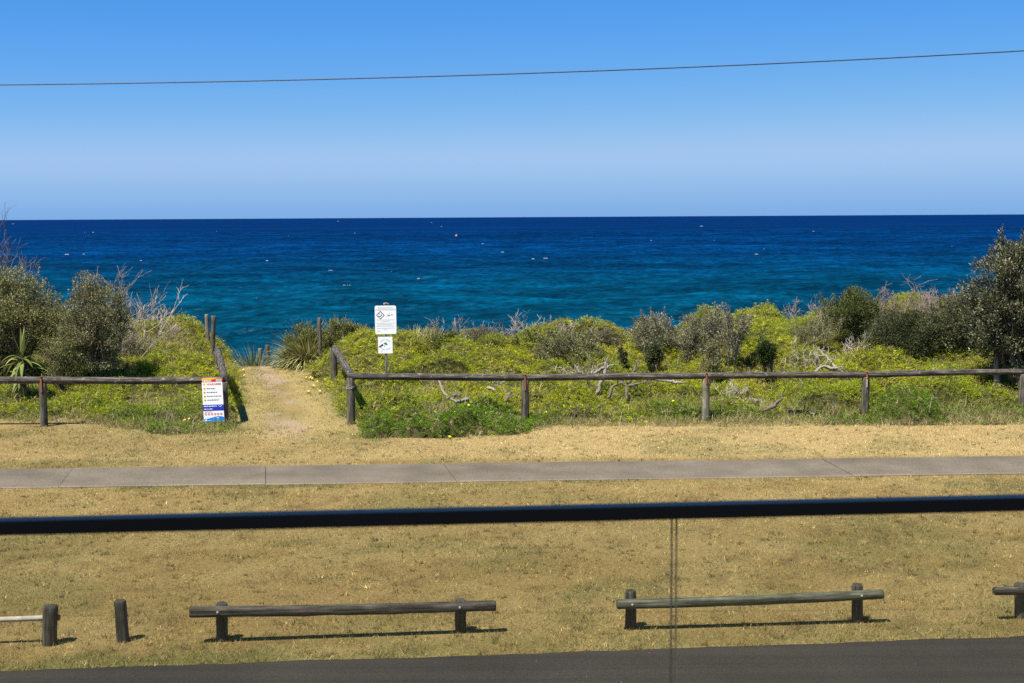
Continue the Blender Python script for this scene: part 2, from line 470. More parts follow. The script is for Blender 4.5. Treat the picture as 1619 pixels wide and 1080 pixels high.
# ------------------------------------------------------------------ light
SUN_DIR = Vector((-0.34, -0.38, 1.0)).normalized()
sd = bpy.data.lights.new('sun', 'SUN'); so = bpy.data.objects.new('sun', sd); COL.objects.link(so)
sd.energy = 5.0; sd.angle = math.radians(.53); sd.color = (1, .95, .86)
so.rotation_euler = SUN_DIR.to_track_quat('Z', 'Y').to_euler(); so.location = (-20, -10, 60)
w = bpy.data.worlds.new('World'); scene.world = w; w.use_nodes = True
nt = w.node_tree; nt.nodes.clear()
sky = nt.nodes.new('ShaderNodeTexSky'); sky.sky_type = 'NISHITA'; sky.sun_disc = False
sky.sun_elevation = math.asin(SUN_DIR.z); sky.sun_rotation = math.atan2(SUN_DIR.x, SUN_DIR.y) % (2 * math.pi)
sky.air_density = 0.6; sky.dust_density = 0.0; sky.ozone_density = 6; sky.altitude = 10
# the deep, polarised blue of the photograph: grade each channel of the physical sky, with the dimmer sea-haze band low down
sepc = nt.nodes.new('ShaderNodeSeparateColor'); comb = nt.nodes.new('ShaderNodeCombineColor'); nt.links.new(sky.outputs[0], sepc.inputs[0])
tcw = nt.nodes.new('ShaderNodeTexCoord'); sxyz = nt.nodes.new('ShaderNodeSeparateXYZ'); nt.links.new(tcw.outputs['Generated'], sxyz.inputs[0])
for k, (gain, power, cap, low) in enumerate(((.045, 1.68, .365, .54), (.152, .78, .57, .72), (.162, 1.0, .86, .90))):
    def mth(op, v=None, w_=None, clamp=False):
        q = nt.nodes.new('ShaderNodeMath'); q.operation = op
        for j_, z in enumerate((v, w_)):
            if z is None: continue
            if isinstance(z, (int, float)): q.inputs[j_].default_value = z
            else: nt.links.new(z, q.inputs[j_])
        return q.outputs[0]
    p_ = mth('MULTIPLY', mth('POWER', sepc.outputs[k], power), gain)
    p_ = mth('SMOOTH_MIN', p_, cap); p_.node.inputs[2].default_value = .12
    mrw = nt.nodes.new('ShaderNodeMapRange'); mrw.interpolation_type = 'SMOOTHSTEP'
    mrw.inputs[1].default_value = -.012; mrw.inputs[2].default_value = .05; mrw.inputs[3].default_value = low; mrw.inputs[4].default_value = 1
    nt.links.new(sxyz.outputs['Z'], mrw.inputs[0])
    nt.links.new(mth('MULTIPLY', mth('MULTIPLY', p_, mrw.outputs[0]), 10 / 2 ** .8), comb.inputs[k])
bg = nt.nodes.new('ShaderNodeBackground'); bg.inputs[1].default_value = .1
ow = nt.nodes.new('ShaderNodeOutputWorld')
nt.links.new(comb.outputs[0], bg.inputs[0]); nt.links.new(bg.outputs[0], ow.inputs[0])
scene.view_settings.view_transform = 'Standard'; scene.view_settings.look = 'None'
scene.view_settings.exposure = 0.8; scene.view_settings.gamma = 1.0
scene.cycles.use_denoising = False; scene.cycles.sample_clamp_indirect = 3
scene.cycles.max_bounces = 6; scene.cycles.transparent_max_bounces = 12

# ------------------------------------------------------------------ setting: ground, road, path, sea
STRAW = np.array((.36, .266, .106)); TAN = np.array((.285, .193, .069)); GREEN = np.array((0.088, 0.1, 0.028)); BROWN = np.array((0.136, 0.0896, 0.04))
SAND = np.array((0.2706, 0.2132, 0.1435))


def mixc(a, b, t): return a + (b - a) * np.asarray(t)[..., None]


def lawn_green(x, y):
    """share of green shoots in the dry turf"""
    g = smooth(.50, .74, fbm(x * .7, y * .9, 5, 21)) * .42
    re = y - road_edge(x)
    g = np.maximum(g, (1 - smooth(.15, .95, re)) * (.35 + .5 * (1 - smooth(-4, 2, x))) * smooth(.25, .5, fbm(x * 1.2, y * 2, 3, 31)))
    pn = path_near(x) - y
    g = np.maximum(g, (1 - smooth(.05, .45, np.abs(pn))) * smooth(.35, .62, fbm(x * .9, y * .3, 3, 41)) * .8 * (1 - smooth(0, 6, x) * .6))
    tr = np.abs(x - track_x(y)) - track_w(y)
    g = np.maximum(g, smooth(23, 25, y) * (1 - smooth(.3, .9, np.abs(tr))) * .5)
    g = np.maximum(g, smooth(22.4, 24.6, y) * (1 - smooth(-4, -1, x)) * .3 * smooth(.4, .6, fbm(x, y, 3, 12)))
    return np.clip(g, 0, 1)


def lawn_colour(x, y):
    c = mixc(TAN, STRAW, .25 + .6 * smooth(.35, .65, fbm(x * .9, y * 1.3, 5, 51)))
    c = mixc(c, BROWN, smooth(.55, .8, fbm(x * 3.3, y * 3.3, 4, 61)) * .5)
    far = smooth(22.3, 22.8, y)
    c = mixc(c, STRAW * 1.38 * np.array((1, .99, 1.08)), far * (.25 + .6 * smooth(-6, 2, x)))
    return c


xs = np.concatenate([[-9000, -2500, -700, -250, -120, -70, -45, -30, -22], np.arange(-17, 17.01, .14), [22, 30, 45, 70, 120, 250, 700, 2500, 9000]])
ys = np.concatenate([[-400, -120, -40, -15, 0, 5, 8, 10, 11], np.arange(11.6, 46, .14), [50, 58, 70, 90, 150, 400, 1500, 6000, 19500]])
X, Y = np.meshgrid(xs, ys)
Z = H(X, Y)
gx = (X - track_x(Y)) / np.maximum(track_w(Y), .1)
col = lawn_colour(X, Y) * .72; col = mixc(col, GREEN, lawn_green(X, Y) * .7)
worn = smooth(23.6, 26.5, Y) * (1 - smooth(.2, .75, np.abs(gx + .15 + .5 * (fbm(X * 1.2, Y * .6, 3, 71) - .5))))
col = mixc(col, SAND * np.array((1.2, 1.12, 1.1)), worn * smooth(.35, .65, fbm(X * 1.6, Y * .9, 3, 77)) * .9)
trackm = smooth(24, 26, Y) * (1 - off_track(X, Y)) * (1 - worn)
col = mixc(col, STRAW * 1.1, trackm * .6)
dune = smooth(0, .5, Y - cover_front(X)) * off_track(X, Y)
col = mixc(col, np.array((.24, .2, .09)), dune * .9)
col = mixc(col, SAND, smooth(40, 44, Y))
i = np.arange(len(ys) - 1)[:, None] * len(xs) + np.arange(len(xs) - 1)[None]
g = MB(); g.add(np.stack([X, Y, Z], -1).reshape(-1, 3), np.stack([i, i + 1, i + 1 + len(xs), i + len(xs)], -1).reshape(-1, 4), col.reshape(-1, 3))
tag(g.build('ground', M['earth'], smooth_shade=True), kind='structure')

rx = np.concatenate([[-400, -100, -40], np.arange(-16, 16.1, .25), [40, 100, 400]])
rd = MB(); e = road_edge(rx) + .05 * (fbm(rx * 3, 1.0, 3, 81) - .5) * 2 * (np.abs(rx) < 17)
rows = [np.stack([rx, e - k, np.full_like(rx, .0 + min(k, 3) * .012)], -1) for k in (0, .3, 1, 3, 5, 8.5)]
V = np.concatenate(rows); n = len(rx)
i = np.arange(5)[:, None] * n + np.arange(n - 1)[None]
rd.add(V, np.stack([i + n, i + n + 1, i + 1, i], -1).reshape(-1, 4), (1, 1, 1))
tag(rd.build('road', M['asphalt']), kind='structure')

# concrete footpath in skewed slabs
pth = MB()
j0, j1, j2, j3 = [ground(*p)[0] for p in ((94, 771), (420, 767), (722, 761), (1346, 752))]
jx = sorted([j0 - 3.2 * k for k in range(0, 12)] + [j1, j2, (j2 + j3) / 2] + [j3 + 3.2 * k for k in range(0, 12)])
for a, b in zip(jx[:-1], jx[1:]):
    sk = -.3 if a < 4 else -.16
    sk2 = -.3 if b < 4 else -.16
    a += .0045; b -= .0045
    m = 8
    t = np.linspace(0, 1, m + 1)
    near = a + (b - a) * t; farx = (a + sk) + (b + sk2 - a - sk) * t
    wob = .012 * (fbm(near * 4, 0, 2, 91) - .5)
    dz = RNG.normal() * .003
    rows = []
    for k, (fr, z) in enumerate(((0, -.08), (0, .012), (.012, .022), (.04, .024), (.96, .024), (.988, .022), (1, .012), (1, -.08))):
        px = near + (farx - near) * fr
        rows.append(np.stack([px, path_near(px) + (path_far(px) - path_near(px)) * fr + wob * (fr < .03), np.full_like(px, z + dz)], -1))
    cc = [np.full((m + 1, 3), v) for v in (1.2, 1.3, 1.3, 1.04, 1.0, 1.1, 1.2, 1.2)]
    V = np.concatenate(rows); w_ = m + 1
    i = np.arange(7)[:, None] * w_ + np.arange(m)[None]
    ends = [np.array([[k * w_ for k in range(8)][::-1], ]), np.array([[k * w_ + m for k in range(8)]])]
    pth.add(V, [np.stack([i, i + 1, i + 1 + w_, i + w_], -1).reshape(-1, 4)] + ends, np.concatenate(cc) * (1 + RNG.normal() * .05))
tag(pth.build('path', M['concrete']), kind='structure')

# sea: real swell near the shore, one sheet out to the horizon
SEA_Z = -5.7
ry = np.concatenate([np.geomspace(46, 900, 620), np.geomspace(900, 21000, 120)[1:]])
u = np.concatenate([[-40, -8, -2.5, -1.2], np.linspace(-.62, .62, 300), [1.2, 2.5, 8, 40]])
X = u[None] * np.minimum(ry, 6000)[:, None]; Y = np.broadcast_to(ry[:, None], X.shape)
cell = np.maximum(np.gradient(ry)[:, None], .004 * Y)
Z = np.zeros_like(X)
for k in range(19):
    lam = 2.2 * 1.17 ** k
    ang = RNG.normal() * .5 + .25
    kx, ky = math.sin(ang) * 2 * math.pi / lam, math.cos(ang) * 2 * math.pi / lam
    ph = RNG.random() * 6.28 + 2.2 * fbm(X * .02, Y * .02, 2, 100 + k)
    am = .011 * lam ** .85 * (.5 + fbm(X / lam * .18, Y / lam * .25, 2, 200 + k))
    s = np.sin(X * kx + Y * ky + ph)
    Z += am * (s + .25 * s * s) * smooth(2, 4.5, lam / cell)
Z *= (np.abs(u)[None] < 1)
se = MB(); n = len(u); i = np.arange(len(ry) - 1)[:, None] * n + np.arange(n - 1)[None]
se.add(np.stack([X, Y, Z + SEA_Z], -1).reshape(-1, 3), np.stack([i, i + 1, i + 1 + n, i + n], -1).reshape(-1, 4))
tag(se.build('sea', M['sea'], base=(0, 0, SEA_Z), smooth_shade=True), kind='structure')

fo = MB()
caps = [(544, 452.5, 11, 4.2), (551, 451.5, 5, 2), (717, 403, 8, 2.2), (522, 427.5, 10, 1.6), (423, 412, 6, 1.8), (456, 373, 3, 1.6), (610, 479.5, 5, 2), (672, 386.5, 5, 1.5),
        (794, 398.5, 5, 1.3), (842, 409, 6, 1.5), (862, 408, 7, 1.5), (662, 440, 5, 1.2), (631, 454.6, 6, 1.6), (763, 385.5, 4, 1.3), (827, 368.6, 3, 1.3), (534, 350, 4, 1.1),
        (698, 358, 3, 1.2), (682, 352, 2, 1.2), (106, 402, 6, 2.2), (132, 401.6, 4, 1.6), (110, 430.5, 8, 1.6), (134, 368, 3, 1.4), (135, 374, 3, 1.6), (147, 367.5, 4, 1.6),
        (1109, 357.6, 6, 1.2), (1195, 401.6, 8, 1.2), (1209, 393.5, 6, 1.2), (1505, 390, 4, 2), (1286, 365.7, 3, 1.4), (1534, 393.5, 4, 1.2), (1239, 468, 5, 1.5), (192, 429.5, 8, 1.6), (208, 429.3, 6, 1), (223, 411.5, 4, 1.8), (20, 354, 6, 1)]
caps = [(a, b, c * (1 if b > 440 else .7), d * (1 if b > 440 else .5)) for a, b, c, d in caps]
for k in range(16):
    caps.append((RNG.uniform(-60, 1680), RNG.uniform(360, 500), RNG.uniform(.8, 2.4), RNG.uniform(.25, .6)))
for (px, py, wp, hp) in caps:
    c = ground(px, py, SEA_Z + .45); s = c[1] / FPX
    if c[1] < 60: continue
    q = max(3, int(wp / 1.5)); L = wp * s
    for k in range(q):
        ox = RNG.uniform(-.5, .5) * L; rr = hp * s * RNG.uniform(.35, .6)
        hh = rr * (1 - abs(ox) / L)
        th = np.linspace(0, 2 * np.pi, 9)[:-1]
        w_ = L / q * RNG.uniform(.7, 1.6)
        V = np.stack([np.cos(th) * w_ * RNG.uniform(.7, 1.2, 8), np.sin(th) * rr * 1.5, np.zeros(8) - .1], -1)
        V = np.concatenate([V, V * (.55, .55, 0) + (0, 0, hh), [(0, 0, hh * 1.25)]]) + c + (ox, RNG.normal() * rr, 0)
        j = np.arange(8)
        fo.add(V, [np.stack([j, (j + 1) % 8, (j + 1) % 8 + 8, j + 8], -1), np.stack([j + 8, (j + 1) % 8 + 8, np.full(8, 16)], -1)])
tag(fo.build('whitecaps', M['foam'], base=(0, 300, SEA_Z)), 'white foam flecks of small breaking waves on the sea', 'foam', kind='stuff')

# red and white marker buoy
b0 = ground(721.5, 374, SEA_Z)
bu = thing('marker_buoy', 'tiny pinkish red buoy floating far out on the sea', 'buoy', b0)
m = MB(); zz = np.linspace(-.3, .9, 9); m.tube([b0 + (0, 0, z) for z in zz], .5 * np.sqrt(np.clip(1 - ((zz - .2) / .75) ** 2, .02, 1)), 12)
m.build('float', M['buoy'], bu, smooth_shade=True)
m = MB(); m.tube([b0 + (0, 0, z) for z in (.7, .85, 1.0, 1.05)], [.15, .13, .1, .04], 8); m.build('top_mark', M['white'], bu)

# ------------------------------------------------------------------ stuff: turf, straw grass, dune ground cover
def in_view(n, y0, y1, bias=1.0, margin=1.0):
    """random ground points in the wedge seen from the balcony, thinning with distance"""
    t = RNG.random(n); a = 2 - bias
    y = (y0 ** a + t * (y1 ** a - y0 ** a)) ** (1 / a) if abs(a) > 1e-6 else y0 * (y1 / y0) ** t
    x = RNG.uniform(-1, 1, n) * (.43 * y + margin)
    return x, y


def turf():
    m = MB()
    x, y = in_view(620000, 11.4, 26.8, 1.35)
    e = road_edge(x) + .06 * (fbm(x * 3, 1.0, 3, 81) - .5) * 2 + .05 * (fbm(x * 9, y * 9, 2, 85) - .6)
    ok = (y > e) & ((y < path_near(x) - .01 + .16 * (fbm(x * 3.5, 0, 4, 86) - .52)) | (y > path_far(x) - .14 * (fbm(x * 3.1, 7, 4, 83) - .5))) & (y < cover_front(x) + .5)
    tr = np.abs(x - track_x(y) + .15) / np.maximum(track_w(y), .1)
    wornp = smooth(23.6, 26.5, y) * (1 - smooth(.2, .8, tr))
    ok &= RNG.random(len(x)) > wornp * .75
    ok &= RNG.random(len(x)) < .35 + .65 * smooth(.3, .5, fbm(x * 4, y * 4, 3, 87))
    x2 = RNG.uniform(-10.5, -2.5, 110000); y2 = RNG.uniform(24.4, 39, 110000)
    wn = smooth(.0, .75, np.abs((x2 - track_x(y2) - .1) / track_w(y2) + .9 * (fbm(x2 * 1.2, y2 * .6, 3, 71) - .5)))
    ok2 = (off_track(x2, y2) < .95) & (y2 > cover_front(x2) - .2) & (RNG.random(len(x2)) < .18 + .8 * wn * smooth(.3, .55, fbm(x2 * 2.5, y2 * 2, 3, 88)))
    x = np.concatenate([x[ok], x2[ok2]]); y = np.concatenate([y[ok], y2[ok2]]); n = len(x)
    c = lawn_colour(x, y)
    gr = RNG.random(n) < lawn_green(x, y) * .85 + .05
    c[gr] = (GREEN * RNG.uniform(.8, 1.5, (gr.sum(), 1))) * np.array((1, 1, .9))
    c *= RNG.lognormal(0, .36, (n, 1)) * (.62 + .76 * vnoise(x * 13, y * 13, 9) ** .8)[:, None] * (.8 + .4 * vnoise(x * 4, y * 4, 19))[:, None]
    st = RNG.random(n) < .10
    c[st] = np.array((0.352, 0.288, 0.152)) * RNG.uniform(.8, 1.1, (st.sum(), 1))
    z = H(x, y) - .004
    D = np.stack([RNG.normal(size=n) * .75, RNG.normal(size=n) * .75, RNG.uniform(.25, 1.0, n)], -1)
    L = RNG.uniform(.018, .05, n) * (1 + .5 * (gr)) * np.where(y < road_edge(x) + 1.6, 1.35, 1)
    m.blades(np.stack([x, y, z], -1), D, L, RNG.uniform(.004, .0085, n) * (y / 16), c)
    nt_ = 3800; tx, ty = in_view(nt_, 11.6, 26, 1.4)
    for px, py in ((351, 1012), (728, 999), (997, 993), (1355, 983), (1613, 977), (79, 1019), (195, 1014)):
        f = ground(px, py); tx = np.concatenate([tx, f[0] + RNG.normal(size=9) * .07]); ty = np.concatenate([ty, f[1] + .05 + RNG.normal(size=9) * .06])
    for px in (-9.75, -6.0, -3.35, .27, 4.0, 7.4):
        tx = np.concatenate([tx, px + RNG.normal(size=14) * .12]); ty = np.concatenate([ty, 26.35 + RNG.normal(size=14) * .1])
    ok = (ty > road_edge(tx) - .01) & ((ty < path_near(tx) - .02) | (ty > path_far(tx) + .02)) & (ty < np.maximum(cover_front(tx) + .2, 26.7)); tx, ty = tx[ok], ty[ok]
    q = RNG.integers(8, 22, len(tx)); x = np.repeat(tx, q) + RNG.normal(size=q.sum()) * .022; y = np.repeat(ty, q) + RNG.normal(size=q.sum()) * .022; n = len(x)
    tone = np.where(RNG.random((len(tx), 1)) < .55, STRAW * 1.25, np.where(RNG.random((len(tx), 1)) < .6, BROWN * .8, GREEN)) * RNG.lognormal(0, .25, (len(tx), 1))
    m.blades(np.stack([x, y, H(x, y) - .004], -1), np.stack([RNG.normal(size=n) * .6, RNG.normal(size=n) * .6, RNG.uniform(.5, 1.1, n)], -1), RNG.uniform(.03, .075, n), RNG.uniform(.005, .009, n), np.repeat(tone, q, 0) * RNG.lognormal(0, .2, (n, 1)))
    return tag(m.build('turf', M['grass'], base=(0, 18, 0)), 'short dry mown grass on both sides of the footpath', 'grass', kind='stuff')


turf()

# broadleaf weed rosettes flattened in the lawn (uncountable little dark clumps)
wd = MB()
for k in range(150):
    x, y = in_view(1, 13.2, 20.3, 1); x, y = x[0], y[0]
    if RNG.random() > smooth(.3, .62, float(fbm(x * .6, y * .6, 2, 151))) + .15: continue
    n = RNG.integers(12, 42); s = RNG.uniform(.03, .13)
    c = np.stack([x + RNG.normal(size=n) * s * 1.5, y + RNG.normal(size=n) * s, np.full(n, float(H(x, y)) + .012)], -1)
    wd.leaves(c, np.stack([RNG.normal(size=n), RNG.normal(size=n), RNG.uniform(.1, .6, n)], -1), np.array((0, 0, 1.0)) + RNG.normal(size=(n, 3)) * .2,
              RNG.uniform(.02, .05, n), .016, np.array((.10, .12, .05)) * RNG.uniform(.7, 1.4, (n, 1)))
tag(wd.build('lawn_weeds', M['leaf'], base=(0, 17, 0)), 'dark green weeds scattered through the dry lawn', 'weeds', kind='stuff')

# canopy height of the ground cover on a fine grid
GX0, GX1, GY0, GY1, GS = -17.5, 17.5, 24.0, 41.0, .05
gxs = np.arange(GX0, GX1, GS); gys = np.arange(GY0, GY1, GS)
CX, CY = np.meshgrid(gxs, gys)
CM = smooth(0, .25, CY - cover_front(CX)) * smooth(.55, .95, off_track(CX, CY))
# the straw verge along the fence has little cover
verge = np.interp(CX, [-20, -11.4, -9.5, -8.6, -7.8, -7, 0, .3, 1.2, 5, 5.6, 7, 8.6, 9.4, 20], [.1, .2, .9, .8, .2, 0, 0, .35, .5, .7, .8, .3, .2, .7, .6])
CG = smooth(-.15, .35, CY - cover_front(CX) - verge + .7 * (fbm(CX * 1.3, CY * 1.3, 3, 111) - .5))
DRY = smooth(.515, .65, fbm(CX * .62, CY * .85, 5, 121)) * .85                    # dead straw patches on the dune
DRY = np.maximum(DRY, 1 - CG)
dome = np.zeros_like(CX)
nd = 1500
dx, dy = RNG.uniform(GX0, GX1, nd), RNG.uniform(GY0, GY1, nd)
dr = RNG.uniform(.16, .75, nd)
for a, b, r in zip(dx, dy, dr):
    i0, i1 = int((a - r - GX0) / GS), int((a + r - GX0) / GS) + 1; j0, j1 = int((b - r - GY0) / GS), int((b + r - GY0) / GS) + 1
    i0, j0 = max(i0, 0), max(j0, 0)
    sx, sy = CX[j0:j1, i0:i1], CY[j0:j1, i0:i1]
    if sx.size == 0: continue
    q = np.clip(1 - ((sx - a) ** 2 + (sy - b) ** 2) / r ** 2, 0, 1)
    dome[j0:j1, i0:i1] = np.maximum(dome[j0:j1, i0:i1], np.sqrt(q) * r * .8)
edge = smooth(0, .8, CY - cover_front(CX) - verge * .8)
TRIM = np.ones_like(CX)                                          # trodden low around the posts and the panel
for a, b, wx, wy in [(-6.0, 26.1, .3, .8), (-6.25, 25.9, .45, .8), (-9.75, 26.1, .4, .8), (-3.35, 26.1, .4, .9), (.27, 26.1, .4, .9), (4.0, 26.2, .4, .8), (7.4, 26.5, .4, .8), (10.8, 26.8, .4, .8), (-4.45, 31.2, .4, .8), (-5.45, 35.9, .4, .9), (-8.6, 35.2, .9, 1.7), (5.25, 30.3, .7, 1.1), (5.95, 29.0, .55, 1.0),
                       (-1.25, 26.8, .55, .8), (2.1, 28.5, .5, .9), (2.5, 28.0, .6, .9), (3.5, 28.6, .5, .6), (5.5, 26.9, .6, .6), (6.1, 26.8, .5, .5), (9.0, 27.4, .5, .6), (7.2, 29.1, .6, .8), (-.1, 27.3, .3, .5)]:
    TRIM *= 1 - .9 * np.exp(-((CX - a) / wx) ** 2 - ((CY - b) / wy) ** 2)
RISE = (.42 + .95 * smooth(.3, .72, fbm(CX * .55, CY * .6, 3, 113))) * (1 - .12 * smooth(27, 28.5, CY) * (1 - smooth(33, 35, CY)))
CH = (.05 + dome * RISE * TRIM * (.35 + .65 * edge)) * CM * (1 - .72 * DRY) + .04 * CM
CT = H(CX, CY) + CH
gyy, gxx = np.gradient(CT, GS)
CN = unit(np.stack([-gxx, -gyy, np.ones_like(CT)], -1))


def sample(weights, n):
    p = np.cumsum(weights.ravel()); idx = np.searchsorted(p, RNG.random(n) * p[-1])
    x = CX.ravel()[idx] + RNG.uniform(-.5, .5, n) * GS; y = CY.ravel()[idx] + RNG.uniform(-.5, .5, n) * GS
    return idx, x, y


VIEW = (np.abs(CX) < .43 * CY + 1.2) & (CY < 39.5)
FERN = [np.array(c) for c in ((.42, .42, .026), (.30, .35, .024), (.125, .225, .02), (.46, .41, .06))]


def ground_cover():
    m = MB()
    # solid olive-brown under-layer beneath the plumes, closing the gaps to the ground
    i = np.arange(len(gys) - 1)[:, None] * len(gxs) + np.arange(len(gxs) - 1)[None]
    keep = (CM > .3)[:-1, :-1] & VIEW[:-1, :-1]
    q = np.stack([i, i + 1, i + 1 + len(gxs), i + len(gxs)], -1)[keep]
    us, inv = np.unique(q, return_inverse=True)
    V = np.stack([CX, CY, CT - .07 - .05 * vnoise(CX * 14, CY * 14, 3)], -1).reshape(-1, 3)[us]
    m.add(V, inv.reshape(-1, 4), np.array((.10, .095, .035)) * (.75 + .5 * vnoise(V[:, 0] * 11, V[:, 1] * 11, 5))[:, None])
    n = 120000
    idx, x, y = sample(CM * (1 - .9 * DRY) * VIEW * (30 / CY) * np.sqrt(1 + gxx ** 2 + gyy ** 2), n)
    nrm = CN.reshape(-1, 3)[idx]
    base = np.stack([x, y, CT.ravel()[idx] - RNG.uniform(.0, .10, n)], -1)
    D = unit(nrm * .55 + RNG.normal(size=(n, 3)) * (.6, .6, .35) + (0, 0, .15))
    L = RNG.uniform(.09, .22, n)
    hue = fbm(x * .8, y * .8, 3, 131); front = 1 - smooth(26, 29.5, y)
    c = mixc(FERN[0], FERN[1], smooth(.35, .65, hue + RNG.normal(size=n) * .08))
    c = mixc(c, FERN[2], np.clip(front * .95 * smooth(.25, .55, fbm(x * .5, y * .8, 3, 135)) + .12 * (RNG.random(n) < .3), 0, 1))
    yl = RNG.random(n) < .12 * smooth(27, 31, y); c[yl] = FERN[3]
    dk = smooth(.52, .68, fbm(x * 1.5, y * 1.7, 4, 137))[:, None] * (RNG.random((n, 1)) < .45)
    c = c * (1 - dk) + np.array((.16, .185, .05)) * dk
    pale = RNG.random(n) < .06 + .13 * smooth(.5, .62, fbm(x * 1.9, y * 2.2, 3, 139)); c[pale] = np.array((.40, .33, .16))
    c = c * RNG.lognormal(0, .27, (n, 1))
    # every plume: leaflets along a drooping stem
    S = unit(np.cross(D, RNG.normal(size=(n, 3))))
    for k in range(9):
        t = (k + .5) / 9
        p = base + D * (L * t)[:, None] + np.array((0, 0, -1.0)) * (L * .35 * t * t)[:, None]
        sgn = 1 if k % 2 else -1
        d = unit(D * .7 + S * sgn * .9 + RNG.normal(size=(n, 3)) * .35)
        m.leaves(p, d, nrm + RNG.normal(size=(n, 3)) * .7, L * RNG.uniform(.24, .42, n) * (1.15 - .6 * t), L * .085, c * (.9 + .2 * t))
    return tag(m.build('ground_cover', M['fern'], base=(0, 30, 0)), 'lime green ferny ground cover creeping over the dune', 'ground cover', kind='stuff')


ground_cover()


def straw_grass():
    m = MB()
    n = 230000
    idx, x, y = sample(np.maximum(CM * DRY, (.1 + .5 * smooth(.45, .6, fbm(CX * 1.4, CY * 1.4, 3, 147))) * CM) * VIEW * (30 / CY), n)
    base = np.stack([x, y, H(x, y) + CH.ravel()[idx] * .5 - .02], -1)
    cl = fbm(x * 3, y * 3, 3, 141)
    L = RNG.uniform(.06, .22, n) * (.4 + 1.2 * smooth(.35, .65, cl)) * (.55 + .45 * smooth(0, .9, y - cover_front(x)))
    D = np.stack([RNG.normal(size=n) * .55, RNG.normal(size=n) * .55, RNG.uniform(.35, 1, n)], -1)
    c = mixc(np.array((.31, .245, .105)), np.array((.42, .345, .18)), RNG.random(n))
    gr = RNG.random(n) < .16 + .35 * smooth(.5, .65, fbm(x * 1.1, y * 1.6, 3, 145))
    c[gr] = np.array((.20, .215, .05)); br = RNG.random(n) < .12; c[br] = np.array((.22, .15, .08))
    c *= RNG.lognormal(0, .22, (n, 1))
    m.blades(base, D, L, RNG.uniform(.007, .014, n), c)
    n = 3600                                                     # dead canes lying through the cover
    idx, x, y = sample(CM * VIEW * (30 / CY), n)
    base = np.stack([x, y, CT.ravel()[idx] - .06], -1)
    m.straps(base, np.stack([RNG.normal(size=n), RNG.normal(size=n), RNG.uniform(.1, 1.3, n)], -1), RNG.uniform(.15, .5, n), .011, RNG.uniform(.2, 1.6, n), np.array((.36, .30, .22)) * RNG.uniform(.5, 1.1, (n, 1)), 5)
    return tag(m.build('straw_grass', M['grass'], base=(0, 27, 0)), 'long dry straw coloured grass along the dune edge', 'grass', kind='stuff')


straw_grass()

# ------------------------------------------------------------------ plants as things
def gz(x, y): return float(H(x, y))


